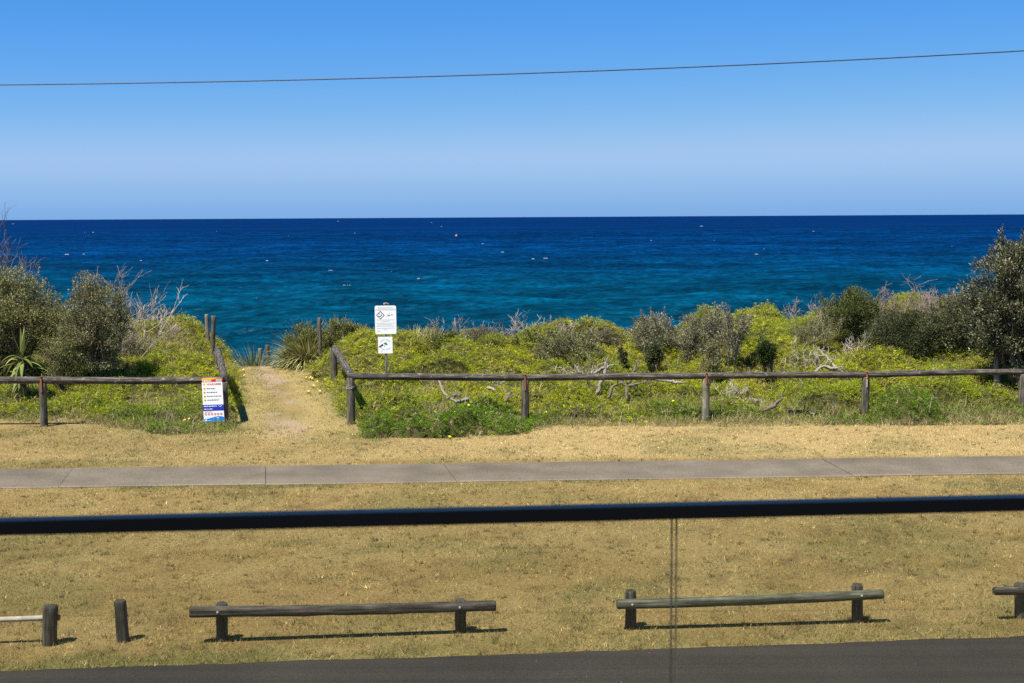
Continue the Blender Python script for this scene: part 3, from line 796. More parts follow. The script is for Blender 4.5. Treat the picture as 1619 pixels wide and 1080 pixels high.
def shrub(name, label, px, d, top, halfw, pal, nclump=60, per=220, leaf=.05, lw=.4, crown_lo=.08, mat='leaf', stems=5, group=None,
          cr=(.14, .28), stemcol=(.16, .12, .09), sparse=0.0, ry=None, cat='shrub', lean=0.0, upright=.3, sub=.25):
    x = at(px, 500, d)[0]; z0 = gz(x, d) + .02
    zt = at(px, top, d)[2]; h = zt - z0; rx = halfw * d / FPX; ry = ry or rx * .85
    base = np.array((x, d, z0))
    t = thing(name, label, cat, base, group)
    zc = z0 + h * (crown_lo + 1) / 2; rz = h * (1 - crown_lo) / 2
    m = MB(); st = MB()
    cl = []
    for k in range(nclump):
        u_ = unit(RNG.normal(size=3)); r = RNG.random() ** .42
        c = np.array((x, d, zc)) + u_ * r * np.array((rx, ry, rz)) * RNG.uniform(.72, 1.0)
        c[0] += lean * (c[2] - z0)
        q = RNG.uniform(*cr)
        if c[2] + q * .6 > zt: c[2] = zt - q * .6
        c[2] = max(c[2], gz(c[0], c[1]) + q * .5)
        cl.append((c, q))
    for c, q in cl:
        n = int(per * RNG.uniform(.5, 1.3) * (q / np.mean(cr)) ** 1.6)
        u_ = unit(RNG.normal(size=(n, 3)) + (0, 0, upright)); r = q * (.25 + .75 * RNG.random(n) ** .6)
        p = c + u_ * r[:, None] * np.array((1, 1, .85)) * RNG.uniform(.8, 1.25, 3)
        out = unit(p - np.array((x, d, zc - rz * .5)))
        D = unit(u_ * .7 + out * .5 + RNG.normal(size=(n, 3)) * .55 + (0, 0, .25))
        tone = RNG.lognormal(0, .16)
        cc = np.array([pal[j] for j in RNG.integers(len(pal), size=n)]) * RNG.lognormal(0, .25, (n, 1)) * tone
        m.leaves(p - D * leaf * .5, D, unit(out * .6 + (0, 0, .5) + RNG.normal(size=(n, 3)) * .7), leaf * RNG.uniform(.6, 1.35, n), leaf * lw * RNG.uniform(.7, 1.2, n), cc)
    # leafy shoots breaking the outline
    for k in range(int(nclump * .45)):
        c, q = cl[RNG.integers(len(cl))]
        if c[2] < zc - .1 * h: continue
        out = unit(np.array(((c[0] - x) * .6, (c[1] - d) * .6, .7 * h + .2)) + RNG.normal(size=3) * .25)
        s0 = c + out * q * .6; Ls = min(RNG.uniform(.12, .38), max(.05, (zt + .04 - s0[2]) / max(out[2], .2)))
        n = int(16 + Ls * 90); tt = RNG.random(n)
        p = s0 + out * (Ls * tt)[:, None] + RNG.normal(size=(n, 3)) * .02
        D = unit(out * .5 + RNG.normal(size=(n, 3)) * .6)
        m.leaves(p, D, RNG.normal(size=(n, 3)) + (0, 0, .5), leaf * RNG.uniform(.6, 1.2, n), leaf * lw, np.array([pal[j] for j in RNG.integers(len(pal), size=n)]) * RNG.lognormal(.05, .25, (n, 1)))
        st.tube([s0 - out * q * .6, s0, s0 + out * Ls], [.006, .005, .003], 4, cap=False, col=np.array(stemcol) * 1.2)
    # limbs: a few stems, forking to the leaf clumps
    forks = []
    for k in range(stems):
        a = RNG.uniform(0, 6.28); e_ = base + np.array((math.cos(a) * rx * .45, math.sin(a) * ry * .45, h * RNG.uniform(.35, .6))) + (lean * h * .4, 0, 0)
        b = base + np.array((math.cos(a) * .06, math.sin(a) * .06, -.06)); mid = (b + e_) / 2 + RNG.normal(size=3) * .06 * h
        tt = np.linspace(0, 1, 7)[:, None]; P = (1 - tt) ** 2 * b + 2 * tt * (1 - tt) * mid + tt ** 2 * e_
        r0 = max(.012, .02 * h); st.tube(P, np.linspace(r0, r0 * .55, 7), 6, rough=.15, col=np.array(stemcol) * RNG.uniform(.8, 1.2)); forks.append((P, r0 * .55))
    for c, q in cl[::1 if nclump < 50 else 2]:
        P0, r0 = min(forks, key=lambda f: np.linalg.norm(f[0][-1] - c)); s = P0[RNG.integers(3, 7)]
        mid = (s + c) / 2 + RNG.normal(size=3) * .08 * np.linalg.norm(c - s) + (0, 0, .06)
        tt = np.linspace(0, 1, 5)[:, None]; P = (1 - tt) ** 2 * s + 2 * tt * (1 - tt) * mid + tt ** 2 * c
        st.tube(P, np.linspace(r0 * .7, .003, 5), 4, cap=False, col=np.array(stemcol) * RNG.uniform(.8, 1.3))
    m.build('crown', M[mat], t); st.build('stems', M['bark'], t)
    return t


def grow(mb, p, d, L, r, depth, col, spread=.7, kids=(2, 4), up=.15, wob=.18, rmin=.005):
    seg = 5; P = [p]; dd = unit(np.asarray(d, float))
    for k in range(seg):
        dd = unit(dd + RNG.normal(size=3) * wob + (0, 0, up * .3)); P.append(P[-1] + dd * L / seg)
    P = np.array(P); mb.tube(P, np.maximum(np.linspace(r, r * .55, seg + 1), rmin * .8), 5 if r > .012 else 4, cap=False, rough=.1, col=np.asarray(col) * RNG.uniform(.8, 1.2))
    if depth <= 0: return
    for k in range(RNG.integers(kids[0], kids[1] + 1)):
        t = RNG.uniform(.35, 1); s = P[min(seg, int(t * seg + .5))]
        nd_ = unit(dd + RNG.normal(size=3) * spread + (0, 0, up))
        grow(mb, s, nd_, L * RNG.uniform(.45, .75), max(r * .55, rmin), depth - 1, col, spread, kids, up, wob, rmin)


def twig_bush(name, label, px, d, top, col, n=5, depth=2, spread=.6, lean=(0, 0, 1), r=.01, group=None, width=.35, cat='dead bush', sink=0.05, up=.2, kids=(2, 4)):
    x = at(px, 500, d)[0]; z0 = gz(x, d) - sink; h = at(px, top, d)[2] - z0
    base = np.array((x, d, z0))
    m = MB()
    for k in range(n):
        dr_ = np.asarray(lean, float) + RNG.normal(size=3) * (width, width, .1)
        grow(m, base + RNG.normal(size=3) * (.06, .06, 0), dr_, h * RNG.uniform(.5, .68), r * RNG.uniform(.7, 1.2), depth, col, spread, up=up, kids=kids)
    zmax = max(v[:, 2].max() for v in m.v) - z0
    m.v = [base + (v - base) * (1, 1, h / zmax) for v in m.v]
    o = m.build(name, M['bark'], base=base)
    return tag(o, label, cat, group)


OLIVE = [(.215, .205, .075), (.16, .16, .055), (.29, .27, .125), (.11, .115, .042)]
OLIVEG = [(.22, .205, .10), (.16, .155, .07), (.30, .275, .155), (.11, .11, .048)]
DARKG = [(.055, .07, .027), (.075, .088, .034), (.04, .052, .02), (.115, .122, .058)]
BANKS = [(.07, .076, .03), (.05, .058, .022), (.115, .112, .05), (.24, .225, .15), (.042, .048, .02)]
GREYG = [(.175, .165, .085), (.22, .21, .13), (.125, .12, .062), (.28, .26, .18)]
MIDG = [(.16, .19, .03), (.11, .135, .027), (.23, .24, .042), (.08, .09, .028)]

# left thicket
shrub('coastal_shrub', 'big olive green shrub at the left edge, behind the yucca', 22, 30.4, 423, 86, OLIVE, 270, 250, .05, .42, .04, cr=(.17, .32), stems=7)
shrub('coastal_shrub', 'tall olive grey shrub right of the yucca, behind the left fence', 150, 30.2, 432, 62, OLIVEG, 210, 250, .045, .42, .04, cr=(.14, .27), stems=7, lean=.0)
shrub('coastal_shrub', 'dark low shrub filling the foot between the two big left shrubs', 98, 29.6, 520, 34, OLIVE, 60, 170, .045, .42, .0, cr=(.14, .24), stems=4)
# right hand side
shrub('coastal_shrub', 'tall dark glossy shrub with pale leaf backs at the right edge', 1628, 28.9, 358, 108, BANKS, 380, 190, .075, .36, .0, mat='gloss', cr=(.16, .34), stems=8, ry=1.15)
shrub('coastal_shrub', 'leafy leader shoot standing above the dark right-edge shrub', 1583, 29.2, 347, 13, BANKS, 14, 60, .07, .36, .55, mat='gloss', cr=(.07, .13), stems=2, stemcol=(.3, .26, .2))
shrub('coastal_shrub', 'dark green upright shrub on the dune top, left of the grey dead bush', 1345, 32.6, 456, 54, DARKG + MIDG[:2], 105, 210, .06, .3, .1, cr=(.14, .26))
shrub('coastal_shrub', 'broad dark green shrub below the grey dead bush', 1432, 31.2, 492, 78, DARKG, 130, 220, .055, .34, .03, cr=(.15, .28), ry=.8)
shrub('coastal_shrub', 'dark grey-green shrub between the dead bush and the right-edge shrub', 1512, 31.2, 468, 54, DARKG + GREYG[:2], 120, 200, .055, .34, .05, cr=(.14, .27), ry=.8)
shrub('coastal_shrub', 'grey-green bushy shrub on the dune crest in mid picture', 1042, 32.8, 489, 50, GREYG, 85, 200, .05, .42, .05, cr=(.13, .25), group=None)
shrub('coastal_shrub', 'thin grey-leaved small tree with a bare forked trunk', 1152, 31, 482, 44, GREYG, 46, 110, .055, .4, .42, cr=(.10, .19), stems=4, stemcol=(.3, .25, .19), cat='small tree')
shrub('coastal_shrub', 'grey-leaved shrub just left of the thin small tree', 1100, 31.8, 498, 40, GREYG, 55, 150, .05, .4, .15, cr=(.11, .2))
shrub('coastal_shrub', 'rounded little dark green bush on a thin bare stem', 1213, 29.6, 534, 19, [(.04, .065, .016), (.06, .085, .022), (.03, .045, .012)], 34, 170, .045, .5, .42, cr=(.08, .14), stems=3)
shrub('coastal_shrub', 'wide brownish olive shrub behind the middle fence rail', 898, 31.6, 521, 66, OLIVEG + MIDG[1:2], 105, 190, .05, .4, .0, cr=(.13, .26), ry=.7)
shrub('coastal_shrub', 'fresh green shrub left of the wide olive shrub', 838, 32.8, 524, 30, MIDG, 42, 190, .055, .45, .0, cr=(.12, .2))
shrub('coastal_shrub', 'small green shrub on the slope right of the white pole sign', 706, 33.2, 527, 22, MIDG, 32, 170, .055, .45, .0, cr=(.11, .18))
shrub('coastal_shrub', 'small dark shrub below the grey-green crest shrub', 1032, 31, 536, 20, DARKG, 26, 130, .05, .45, .1, cr=(.08, .15))
shrub('coastal_shrub', 'very small dark bush left of the small dark shrub', 982, 31.2, 545, 10, DARKG, 12, 120, .045, .45, .15, cr=(.06, .11))
shrub('coastal_shrub', 'feathery olive shrub fanning out left of the dark dune-top shrub', 1290, 31.8, 500, 42, OLIVEG, 50, 110, .05, .25, .3, cr=(.10, .2), stemcol=(.26, .22, .17), stems=8)
shrub('coastal_shrub', 'small dark shrub low on the slope under the dune-top shrub', 1362, 30.4, 545, 28, GREYG[:1] + DARKG, 36, 150, .045, .4, .0, cr=(.10, .18))
shrub('coastal_shrub', 'sparse leafy grey shrub behind the post left of the small tree', 1128, 30, 530, 18, OLIVEG, 28, 110, .045, .4, .1, cr=(.08, .15))
shrub('coastal_shrub', 'brown-green shrub behind the tall post at the track', 558, 37.2, 513, 28, OLIVEG + MIDG[:1], 52, 180, .05, .42, .0, cr=(.11, .2))
shrub('coastal_shrub', 'small leafy shrub on the crest left of the white pole sign', 585, 36, 524, 14, OLIVEG, 18, 110, .045, .42, .0, cr=(.08, .14))

LOMC = [(.20, .215, .06), (.29, .28, .10)]
shrub('coastal_shrub', 'rounded olive bush in the middle of the spiky tussocks by the tall post', 538, 37.0, 506, 34, OLIVEG + MIDG + LOMC, 90, 190, .05, .38, .0, cr=(.10, .2), ry=.35)
shrub('coastal_shrub', 'rounded yellowish green bush left of the tall grey post by the track', 484, 37.1, 511, 36, MIDG + LOMC + OLIVEG[:2], 90, 190, .055, .35, .0, cr=(.10, .2), ry=.35)
SCRUB = [(.20, .165, .12), (.15, .125, .085), (.17, .165, .08), (.11, .10, .06)]
shrub('coastal_shrub', 'low brownish scrub on the crest between the small green shrub and the tallest twigs', 762, 34.8, 518, 44, SCRUB, 55, 150, .045, .35, .0, cr=(.10, .18))
shrub('coastal_shrub', 'low brownish scrub on the crest under the leaning twigs', 948, 34.4, 519, 42, SCRUB, 55, 150, .045, .35, .0, cr=(.10, .18))

# tussocks of strap grass
def tussock(label, px, d, top, spread, n, colmix, L=(.6, 1.0), sink=0.0, group='strap-leaved tussocks by the track'):
    x = at(px, 500, d)[0]; z0 = gz(x, d) - sink; base = np.array((x, d, z0)); h = at(px, top, d)[2] - z0
    m = MB(); a = RNG.uniform(0, 6.28, n); ti = RNG.random(n) ** .7
    C = base + np.stack([np.cos(a) * spread * .35 * ti, np.sin(a) * spread * .35 * ti, np.zeros(n)], -1)
    D = np.stack([np.cos(a) * ti * .95, np.sin(a) * ti * .95, 1.05 - .55 * ti], -1) + RNG.normal(size=(n, 3)) * .12
    c = np.array([colmix[j] for j in RNG.integers(len(colmix), size=n)]) * RNG.lognormal(0, .2, (n, 1))
    m.straps(C, D, h * RNG.uniform(.75, 1.2, n), RNG.uniform(.014, .03, n), RNG.uniform(.3, 1.9, n), c)
    return tag(m.build('strap_grass_tussock', M['grass'], base=base), label, 'tussock', group)


LOM = [(.20, .215, .06), (.29, .28, .10), (.13, .15, .042), (.46, .39, .19), (.34, .32, .13)]
tussock('big spiky green tussock left of the tall post by the track', 487, 37.0, 512, 1.0, 900, LOM)
tussock('spiky tussock leaning out behind the tall post by the track', 533, 37.4, 503, .8, 650, LOM)
tussock('low spiky tussock on the left flank of the big tussock', 462, 37.2, 540, .7, 500, LOM)
tussock('small bluish tussock beyond the crest of the sandy track', 400, 39.4, 547, .9, 700, [(.17, .20, .10), (.25, .26, .13), (.13, .16, .075)])
tussock('pale spiky tussock on the crest right of the white pole sign', 655, 34.5, 516, .8, 500, LOM[1:2] + LOM[3:])
tussock('pale spiky tussock on the crest left of the small green shrub', 684, 34.8, 517, .7, 420, LOM)

# yucca
yb = at(37, 650, 28.3); yb[2] = gz(yb[0], 28.3)
yt = thing('yucca', 'spiky yucca with upright top leaves in front of the left shrubs', 'yucca', yb)
m = MB(); top = at(35, 566, 28.3)
m.tube([yb + (0, 0, -.05), yb + (.02, 0, .35), (yb + top) / 2 + (.02, 0, .1), top], [.07, .06, .055, .04], 9, rough=.15, col=(.12, .085, .055)); m.build('trunk', M['bark'], yt)
n = 46; a = RNG.uniform(0, 6.28, n); e_ = RNG.uniform(-.1, .75, n)
YC = np.array([(.19, .22, .055), (.135, .165, .04), (.28, .30, .09)])
m = MB(); hgt = RNG.uniform(-.5, .05, n)
m.straps(top + np.stack([np.cos(a) * .03, np.sin(a) * .03, hgt], -1), np.stack([np.cos(a), np.sin(a), e_], -1), RNG.uniform(.45, .7, n), RNG.uniform(.05, .075, n), RNG.uniform(.9, 2.2, n), YC[RNG.integers(3, size=n)], 8)
n = 7; a = RNG.uniform(0, 6.28, n)
m.straps(top + np.zeros((n, 3)), np.stack([np.cos(a) * .32, np.sin(a) * .32, np.ones(n)], -1), RNG.uniform(.55, .78, n), .06, .15, YC[RNG.integers(3, size=n)], 8)
m.build('leaves', M['leaf'], yt)
m = MB(); n = 26; a = RNG.uniform(0, 6.28, n)
m.straps(yb + np.stack([np.cos(a) * .05, np.sin(a) * .05, RNG.uniform(.25, .75, n)], -1), np.stack([np.cos(a), np.sin(a), np.full(n, .2)], -1), RNG.uniform(.25, .5, n), .03, 2.6, np.array((.27, .25, .13)) * RNG.uniform(.6, 1.1, (n, 1)), 7)
m.build('dead_leaves', M['leaf'], yt)

# dead and bare bushes
PALE = (.40, .34, .27); GREYB = (.27, .215, .175); PINK = (.24, .185, .155)
twig_bush('dead_bush', 'tall bare reddish branches rising at the left edge against the sky', -10, 32, 317, (.17, .14, .12), 3, 4, .32, (-.05, 0, 1), .011, width=.07, cat='dead shrub')
twig_bush('dead_bush', 'bare pale twigs above the right shoulder of the olive grey shrub', 172, 32.5, 415, GREYB, 3, 3, .3, (.06, 0, 1), .010, width=.16)
twig_bush('dead_bush', 'white dead branches leaning right beside the left shrubs', 212, 33.3, 444, PALE, 6, 3, .38, (.25, 0, 1), .012, width=.22)
twig_bush('dead_bush', 'low grey twiggy bush at the foot of the white dead branches', 206, 33.6, 500, GREYB, 16, 3, .8, (0, 0, 1), .01, width=.7)
twig_bush('dead_bush', 'low bare twigs on the left mound near the three old posts', 268, 35.2, 494, GREYB, 5, 3, .7, (0, 0, 1), .008, width=.4)
twig_bush('dead_bush', 'dense grey dead bush on the crest among the dark right shrubs', 1408, 33.6, 432, PINK, 20, 4, .75, (0, 0, 1), .014, width=.5, kids=(2, 4))
twig_bush('dead_bush', 'bare branches standing between dead bush and right-edge shrub', 1482, 34, 450, GREYB, 6, 4, .6, (.15, 0, 1), .014, width=.4)
twig_bush('dead_bush', 'reddish bare twigs against the right-edge shrub', 1520, 34, 452, PINK, 7, 4, .7, (.1, 0, 1), .012, width=.5)
CG_ = 'bare twigs along the dune crest'
for px, top, lab in [(690, 496, 'bare twigs on the crest just left of the small green shrub'), (722, 499, 'bare branching twigs on the crest right of the small green shrub'),
                     (800, 500, 'bent bare twig on the crest, left of the tallest twigs'), (825, 489, 'tallest upright bare twigs on the middle crest'),
                     (862, 498, 'bare fan of twigs on the crest above the wide olive shrub'), (893, 500, 'thick clump of pale twigs on the crest above the olive shrub'),
                     (925, 502, 'spreading twigs on the crest right of the pale twig clump'), (958, 503, 'last leaning twigs on the crest before the grey-green shrub'),
                     (765, 508, 'short bare twigs on the crest in the gap of green cover'), (1258, 467, 'two thin tall twigs above the lime green mound'), (1290, 470, 'tangled bare twigs at the left of the dune-top shrub'),
                     (1312, 462, 'bare twig tips over the left side of the dune-top shrub')]:
    twig_bush('dead_bush', lab, px, 35.3, top, PALE if px % 2 else GREYB, 9 if px < 1000 else 5, 3, .6, (0, 0, 1), .009, CG_, width=.5, kids=(2, 3))
for px, d, top, lab in [(1285, 30.2, 530, 'grey bare bush in front of the feathery olive shrub'), (1348, 31, 520, 'pale bare bush on the slope under the dune-top shrub'),
                        (930, 30.2, 552, 'grey leafless bush over the fence rail near the dead stump'), (1150, 28.6, 596, 'white bare shoots beside the trunk of the small tree'),
                        (1195, 28.2, 625, 'low arching pale twigs behind the rail right of the small tree'), (1490, 28.4, 606, 'small bare bush under the rail near the right-edge shrub')]:
    twig_bush('dead_bush', lab, px, d, top, PALE, 9, 3, .6, (0, 0, 1), .009, 'bare bushes on the dune slope', width=.55, kids=(2, 3))


def driftwood(label, pts, r, col, extra=(), group='dead wood lying on the dune', cat='dead wood'):
    P = np.array([at(*p) for p in pts]); base = P[0].copy(); m = MB()

    def spline(Q, ra):
        Q = np.asarray(Q); t = np.linspace(0, len(Q) - 1, len(Q) * 5); i0 = np.arange(len(Q))
        S = np.stack([np.interp(t, i0, Q[:, k]) for k in range(3)], -1)
        for _ in range(3): S[1:-1] = (S[:-2] + 2 * S[1:-1] + S[2:]) / 4
        S = S + RNG.normal(size=S.shape) * .008
        m.tube(S, .8 * np.interp(t, np.linspace(0, len(Q) - 1, len(ra)), ra), 9, rough=.3, col=np.asarray(col))
        for _ in range(2): grow(m, S[RNG.integers(len(S))], RNG.normal(size=3) * (1, .4, .6) + (0, 0, .5), RNG.uniform(.12, .3), .016, 1, col, rmin=.006)
    spline(P, r)
    for q, ra in extra: spline([at(*p) for p in q], ra)
    return tag(m.build('dead_branch', M['bark'], base=base), label, cat, group)


DW = (.27, .24, .20); DWD = (.15, .12, .095)
driftwood('curved bleached branch lying under the rail right of the pole sign', [(693, 598, 27.6), (698, 616, 27.3), (714, 633, 27.0), (728, 636, 26.9), (740, 630, 26.8)], [.03, .035, .04, .045, .06], (.22, .195, .165), [([(716, 633, 27), (722, 622, 27), (728, 625, 27)], [.03, .02, .015])])
driftwood('short dark stub of branch poking from the cover left of the second post', [(798, 636, 27.4), (803, 628, 27.5), (807, 620, 27.6)], [.05, .045, .03], DWD)
driftwood('small pale log end lying in the cover near the short dark stub', [(772, 613, 28.6), (777, 614, 28.5), (784, 618, 28.4)], [.05, .05, .03], DW)
driftwood('broken grey stump with two snapped arms behind the rail', [(943, 625, 28.8), (950, 605, 28.9), (958, 588, 29), (956, 573, 29)], [.05, .06, .055, .025], DW, [([(958, 585, 29), (966, 577, 29)], [.04, .02]), ([(956, 580, 29), (938, 592, 29.2)], [.05, .03])])
driftwood('dead root with arching limbs under the rail', [(963, 630, 28.2), (967, 612, 28.3), (982, 604, 28.4), (990, 610, 28.4), (991, 632, 28.2)], [.05, .035, .035, .04, .03], DWD, [([(993, 606, 28.5), (1000, 596, 28.6), (1005, 580, 28.7)], [.05, .05, .03]), ([(995, 610, 28.4), (1010, 606, 28.4), (1022, 604, 28.5)], [.035, .025, .015])])
driftwood('long thin bleached limb behind the rail right of the dead root', [(1030, 600, 28.9), (1052, 601, 28.8), (1068, 604, 28.7), (1084, 605, 28.6)], [.03, .04, .035, .02], DW)
driftwood('dark bark strip standing up beside the third fence bay', [(1205, 651, 27.1), (1222, 643, 27.1), (1238, 628, 27.2)], [.03, .055, .015], DWD)
driftwood('dark rotten log lying in the straw right of the bark strip', [(1246, 651, 27.0), (1262, 652, 27), (1276, 651, 27)], [.04, .05, .03], DWD)
driftwood('pale split log lying beside the dark rotten log', [(1280, 655, 26.9), (1300, 652, 27.0), (1316, 649, 27.1)], [.025, .03, .015], DW)
driftwood('grey log end on a straw heap below the right fence bay', [(1462, 633, 27.7), (1472, 631, 27.7), (1481, 630, 27.7)], [.045, .05, .045], DW)
driftwood('twisted dead limb on the slope above the third rail', [(1288, 588, 29.4), (1300, 578, 29.6), (1315, 583, 29.5), (1328, 581, 29.5)], [.035, .04, .045, .03], DW, [([(1322, 582, 29.5), (1308, 566, 29.8), (1294, 552, 30)], [.035, .03, .015])])

# yellow daisies
FL = [(472, 565), (478, 566), (486, 563), (490, 567), (497, 566), (503, 561), (505, 569), (497, 573), (484, 574), (476, 579), (477, 584), (486, 585), (511, 582), (505, 590), (490, 592), (495, 597), (484, 601), (491, 603),
      (494, 605), (496, 615), (502, 611), (514, 612), (506, 625), (488, 623), (462, 570), (455, 571), (448, 570), (440, 573), (466, 562), (470, 572), (509, 569)]
FL2 = [(385, 588), (386, 597), (378, 601), (299, 672), (292, 674), (855, 667), (863, 671), (1034, 667), (1064, 660), (718, 684), (741, 686), (711, 697), (178, 640), (190, 636)]


def daisy(px, py, d, label, group, s=1.0):
    x = at(px, py, d)[0]; jj, ii = int((d - GY0) / GS), int((x - GX0) / GS); z = max(gz(x, d), CT[jj, ii] - .05 if CM[jj, ii] > .2 else -9); b = np.array((x, d, z)); t = thing('yellow_daisy', label, 'flower', b, group)
    hgt = RNG.uniform(.08, .13) * s
    m = MB(); n = 12; a = np.linspace(0, 6.28, n, endpoint=False); c = b + (0, 0, hgt)
    tilt = np.array((RNG.normal() * .2, -.5, .8))
    ax = unit(np.cross(tilt, (1, 0, 0))); ay = unit(np.cross(tilt, ax))
    D = ax * np.cos(a)[:, None] + ay * np.sin(a)[:, None]
    m.leaves(c + np.zeros((n, 3)), D, np.broadcast_to(tilt, (n, 3)), .042 * s, .024 * s, np.full((n, 3), .5)); m.build('petals', M['petal'], t)
    m = MB(); m.tube([b - (0, 0, .02), (b + c) / 2, c - tilt * .004], [.004, .004, .005], 5, col=(.1, .13, .04))
    n = 9; a = RNG.uniform(0, 6.28, n)
    m.leaves(b + np.zeros((n, 3)), np.stack([np.cos(a), np.sin(a), np.full(n, .5)], -1), np.broadcast_to((0, 0, 1.0), (n, 3)), .08, .014, np.array((.12, .15, .05)) * RNG.uniform(.7, 1.3, (n, 1))); m.build('stem', M['leaf'], t)


for px, py in FL:
    daisy(px, py, 8700 / (py - 344), 'yellow daisy in the drift along the right side of the sandy track', 'yellow daisies right of the track', .7)
for px, py in FL2:
    g0 = px < 400
    daisy(px, py, 8700 / (py - 343) , 'yellow daisy growing left of the sandy track' if g0 else 'yellow daisy in the cover along the right-hand fence', 'yellow daisies left of the track' if g0 else 'yellow daisies along the right fence', .7)

# ------------------------------------------------------------------ fences
def post(parent, foot, top, r, mat='post', power=2.0, twist=0.0, rough=.06, name='post', r2=None):
    m = MB(); f = np.asarray(foot, float); t = np.asarray(top, float); d = unit(f - t)
    m.log(f + d * .12, t, r, 14, rough, power, twist=twist, r2=r2)
    return m.build(name, M[mat], parent)


def strap(parent, c, ztop, zlo, mat='rust', w_=.035, r=.085):
    m = MB(); m.box((c[0], c[1] - r - .004, (ztop + zlo) / 2), (w_, .006, ztop - zlo))
    m.box((c[0], c[1] - .02, ztop + .003), (w_, 2 * r + .0, .006)); return m.build('metal_strap', M[mat], parent)


RAILR = .074
lf = thing('log_fence', 'weathered log rail fence left of the sandy track, carrying the warning sign', 'fence', at(352, 672, 26.5) * (1, 1, 0))
rail_z = {}
lp = [(-215, 601.5, 26.35), (67, 601, 26.4), (354, 601, 26.5)]
pts = [at(*p) for p in lp]
for p, (a, b) in zip(pts, [(0, 0)] * 3):
    post(lf, (p[0], p[1], gz(p[0], p[1])), (p[0], p[1], p[2] - RAILR * .55), .078)
for a, b, bend in ((0, 1, .0), (1, 2, -.012)):
    m = MB(); off = np.array((.004, 0, 0)); m.log(pts[a] + off, pts[b] - off, RAILR, 16, .06, bend=bend); m.build('rail', M['rail'], lf)
strap(lf, pts[1], pts[1][2] + RAILR, pts[1][2] - .24)
farp = at(342.5, 553, 31.6)
m = MB(); m.log(pts[2] + (.0, .07, .01), farp + (0, .1, 0), RAILR * 1.05, 16, .08); m.build('rail', M['rail'], lf)
post(lf, (farp[0] + .02, farp[1], gz(farp[0], farp[1])), (farp[0] + .0, farp[1], farp[2] - .04), .085)

rf = thing('log_fence', 'long weathered log rail fence right of the sandy track', 'fence', at(553, 672, 26.5) * (1, 1, 0))
rp = [(554, 594.5, 26.5), (830, 597, 26.4), (1116, 594.3, 26.5), (1369, 592.5, 26.8), (1617, 588, 27.1), (1880, 584, 27.4)]
pts = [at(*p) for p in rp]
for k, p in enumerate(pts):
    post(rf, (p[0], p[1], gz(p[0], p[1])), (p[0], p[1], p[2] - RAILR * .55), .08 if k else .088, 'pale' if k == 2 else 'post')
for k in range(len(pts) - 1):
    m = MB(); m.log(pts[k] + (.004 - (.06 if k == 0 else 0), 0, 0), pts[k + 1] - (.004, 0, 0), RAILR * (1 - .04 * k), 16, .06, bend=RNG.normal() * .008); m.build('rail', M['rail'], rf)
strap(rf, pts[1], pts[1][2] + RAILR, pts[1][2] - .26)
strap(rf, pts[2], pts[2][2] + RAILR * .95, pts[2][2] - .16)
strap(rf, pts[3], pts[3][2] + RAILR * .92, pts[3][2] - .07)
o = strap(rf, pts[3] + (0, -.006, 0), pts[3][2] - .05, pts[3][2] - .25, 'pipe', .03)
farp = at(528, 551, 31.6)
m = MB(); m.log(pts[0] + (0, .06, .02), farp + (0, .08, 0), RAILR * 1.1, 16, .08); m.build('rail', M['rail'], rf)
post(rf, (farp[0], farp[1] - .03, gz(farp[0], farp[1])), (farp[0] - .02, farp[1] - .03, farp[2] + .0), .09)
m = MB()  # tie wire round the corner post
for k in range(3):
    th = np.linspace(0, 6.4, 20); m.tube(np.stack([pts[0][0] + .093 * np.cos(th), pts[0][1] + .093 * np.sin(th), pts[0][2] - .2 - .02 * k + .02 * np.sin(th * 2 + k)], -1), .004, 4, cap=False)
m.build('tie_wire', M['steel'], rf)

# lone timber posts of the old track fence
def lone(label, px, top, d, r, mat, lean=0.0, group='old posts along the sandy track', rough=.06):
    t = at(px, top, d); x = t[0] - lean; f = np.array((x, d, gz(x, d) - .15))
    m = MB(); m.log(f, t, r, 14, rough, r2=r * .93); tag(m.build('timber_post', M[mat], base=(f[0], f[1], f[2] + .15)), label, 'post', group)


lone('tall pale post, left of the pair standing on the left mound', 326.5, 497, 37.0, .062, 'pale', -.03)
lone('tall brown leaning post, right of the pair on the left mound', 338, 499.5, 36.0, .068, 'post', .09)
lone('short post top left of the pair on the left mound', 315, 521.5, 37.6, .08, 'post')
lone('tall grey post right of the sandy track in front of the tussock', 504.5, 502, 36.3, .066, 'post', -.01)
lone('short post just beyond the crest of the sandy track', 422.5, 545.5, 39.6, .072, 'post', -.01)
lone('post stub half hidden by the small bluish tussock', 411, 551, 41.0, .07, 'pale')

# ------------------------------------------------------------------ signs
def rounded(w_, h_, r, n=5):
    P = []
    for cx, cz, a0 in ((w_ / 2 - r, h_ / 2 - r, 0), (-w_ / 2 + r, h_ / 2 - r, 90), (-w_ / 2 + r, -h_ / 2 + r, 180), (w_ / 2 - r, -h_ / 2 + r, 270)):
        for k in range(n + 1):
            a = math.radians(a0 + 90 * k / n); P.append((cx + r * math.cos(a), cz + r * math.sin(a)))
    return np.array(P)


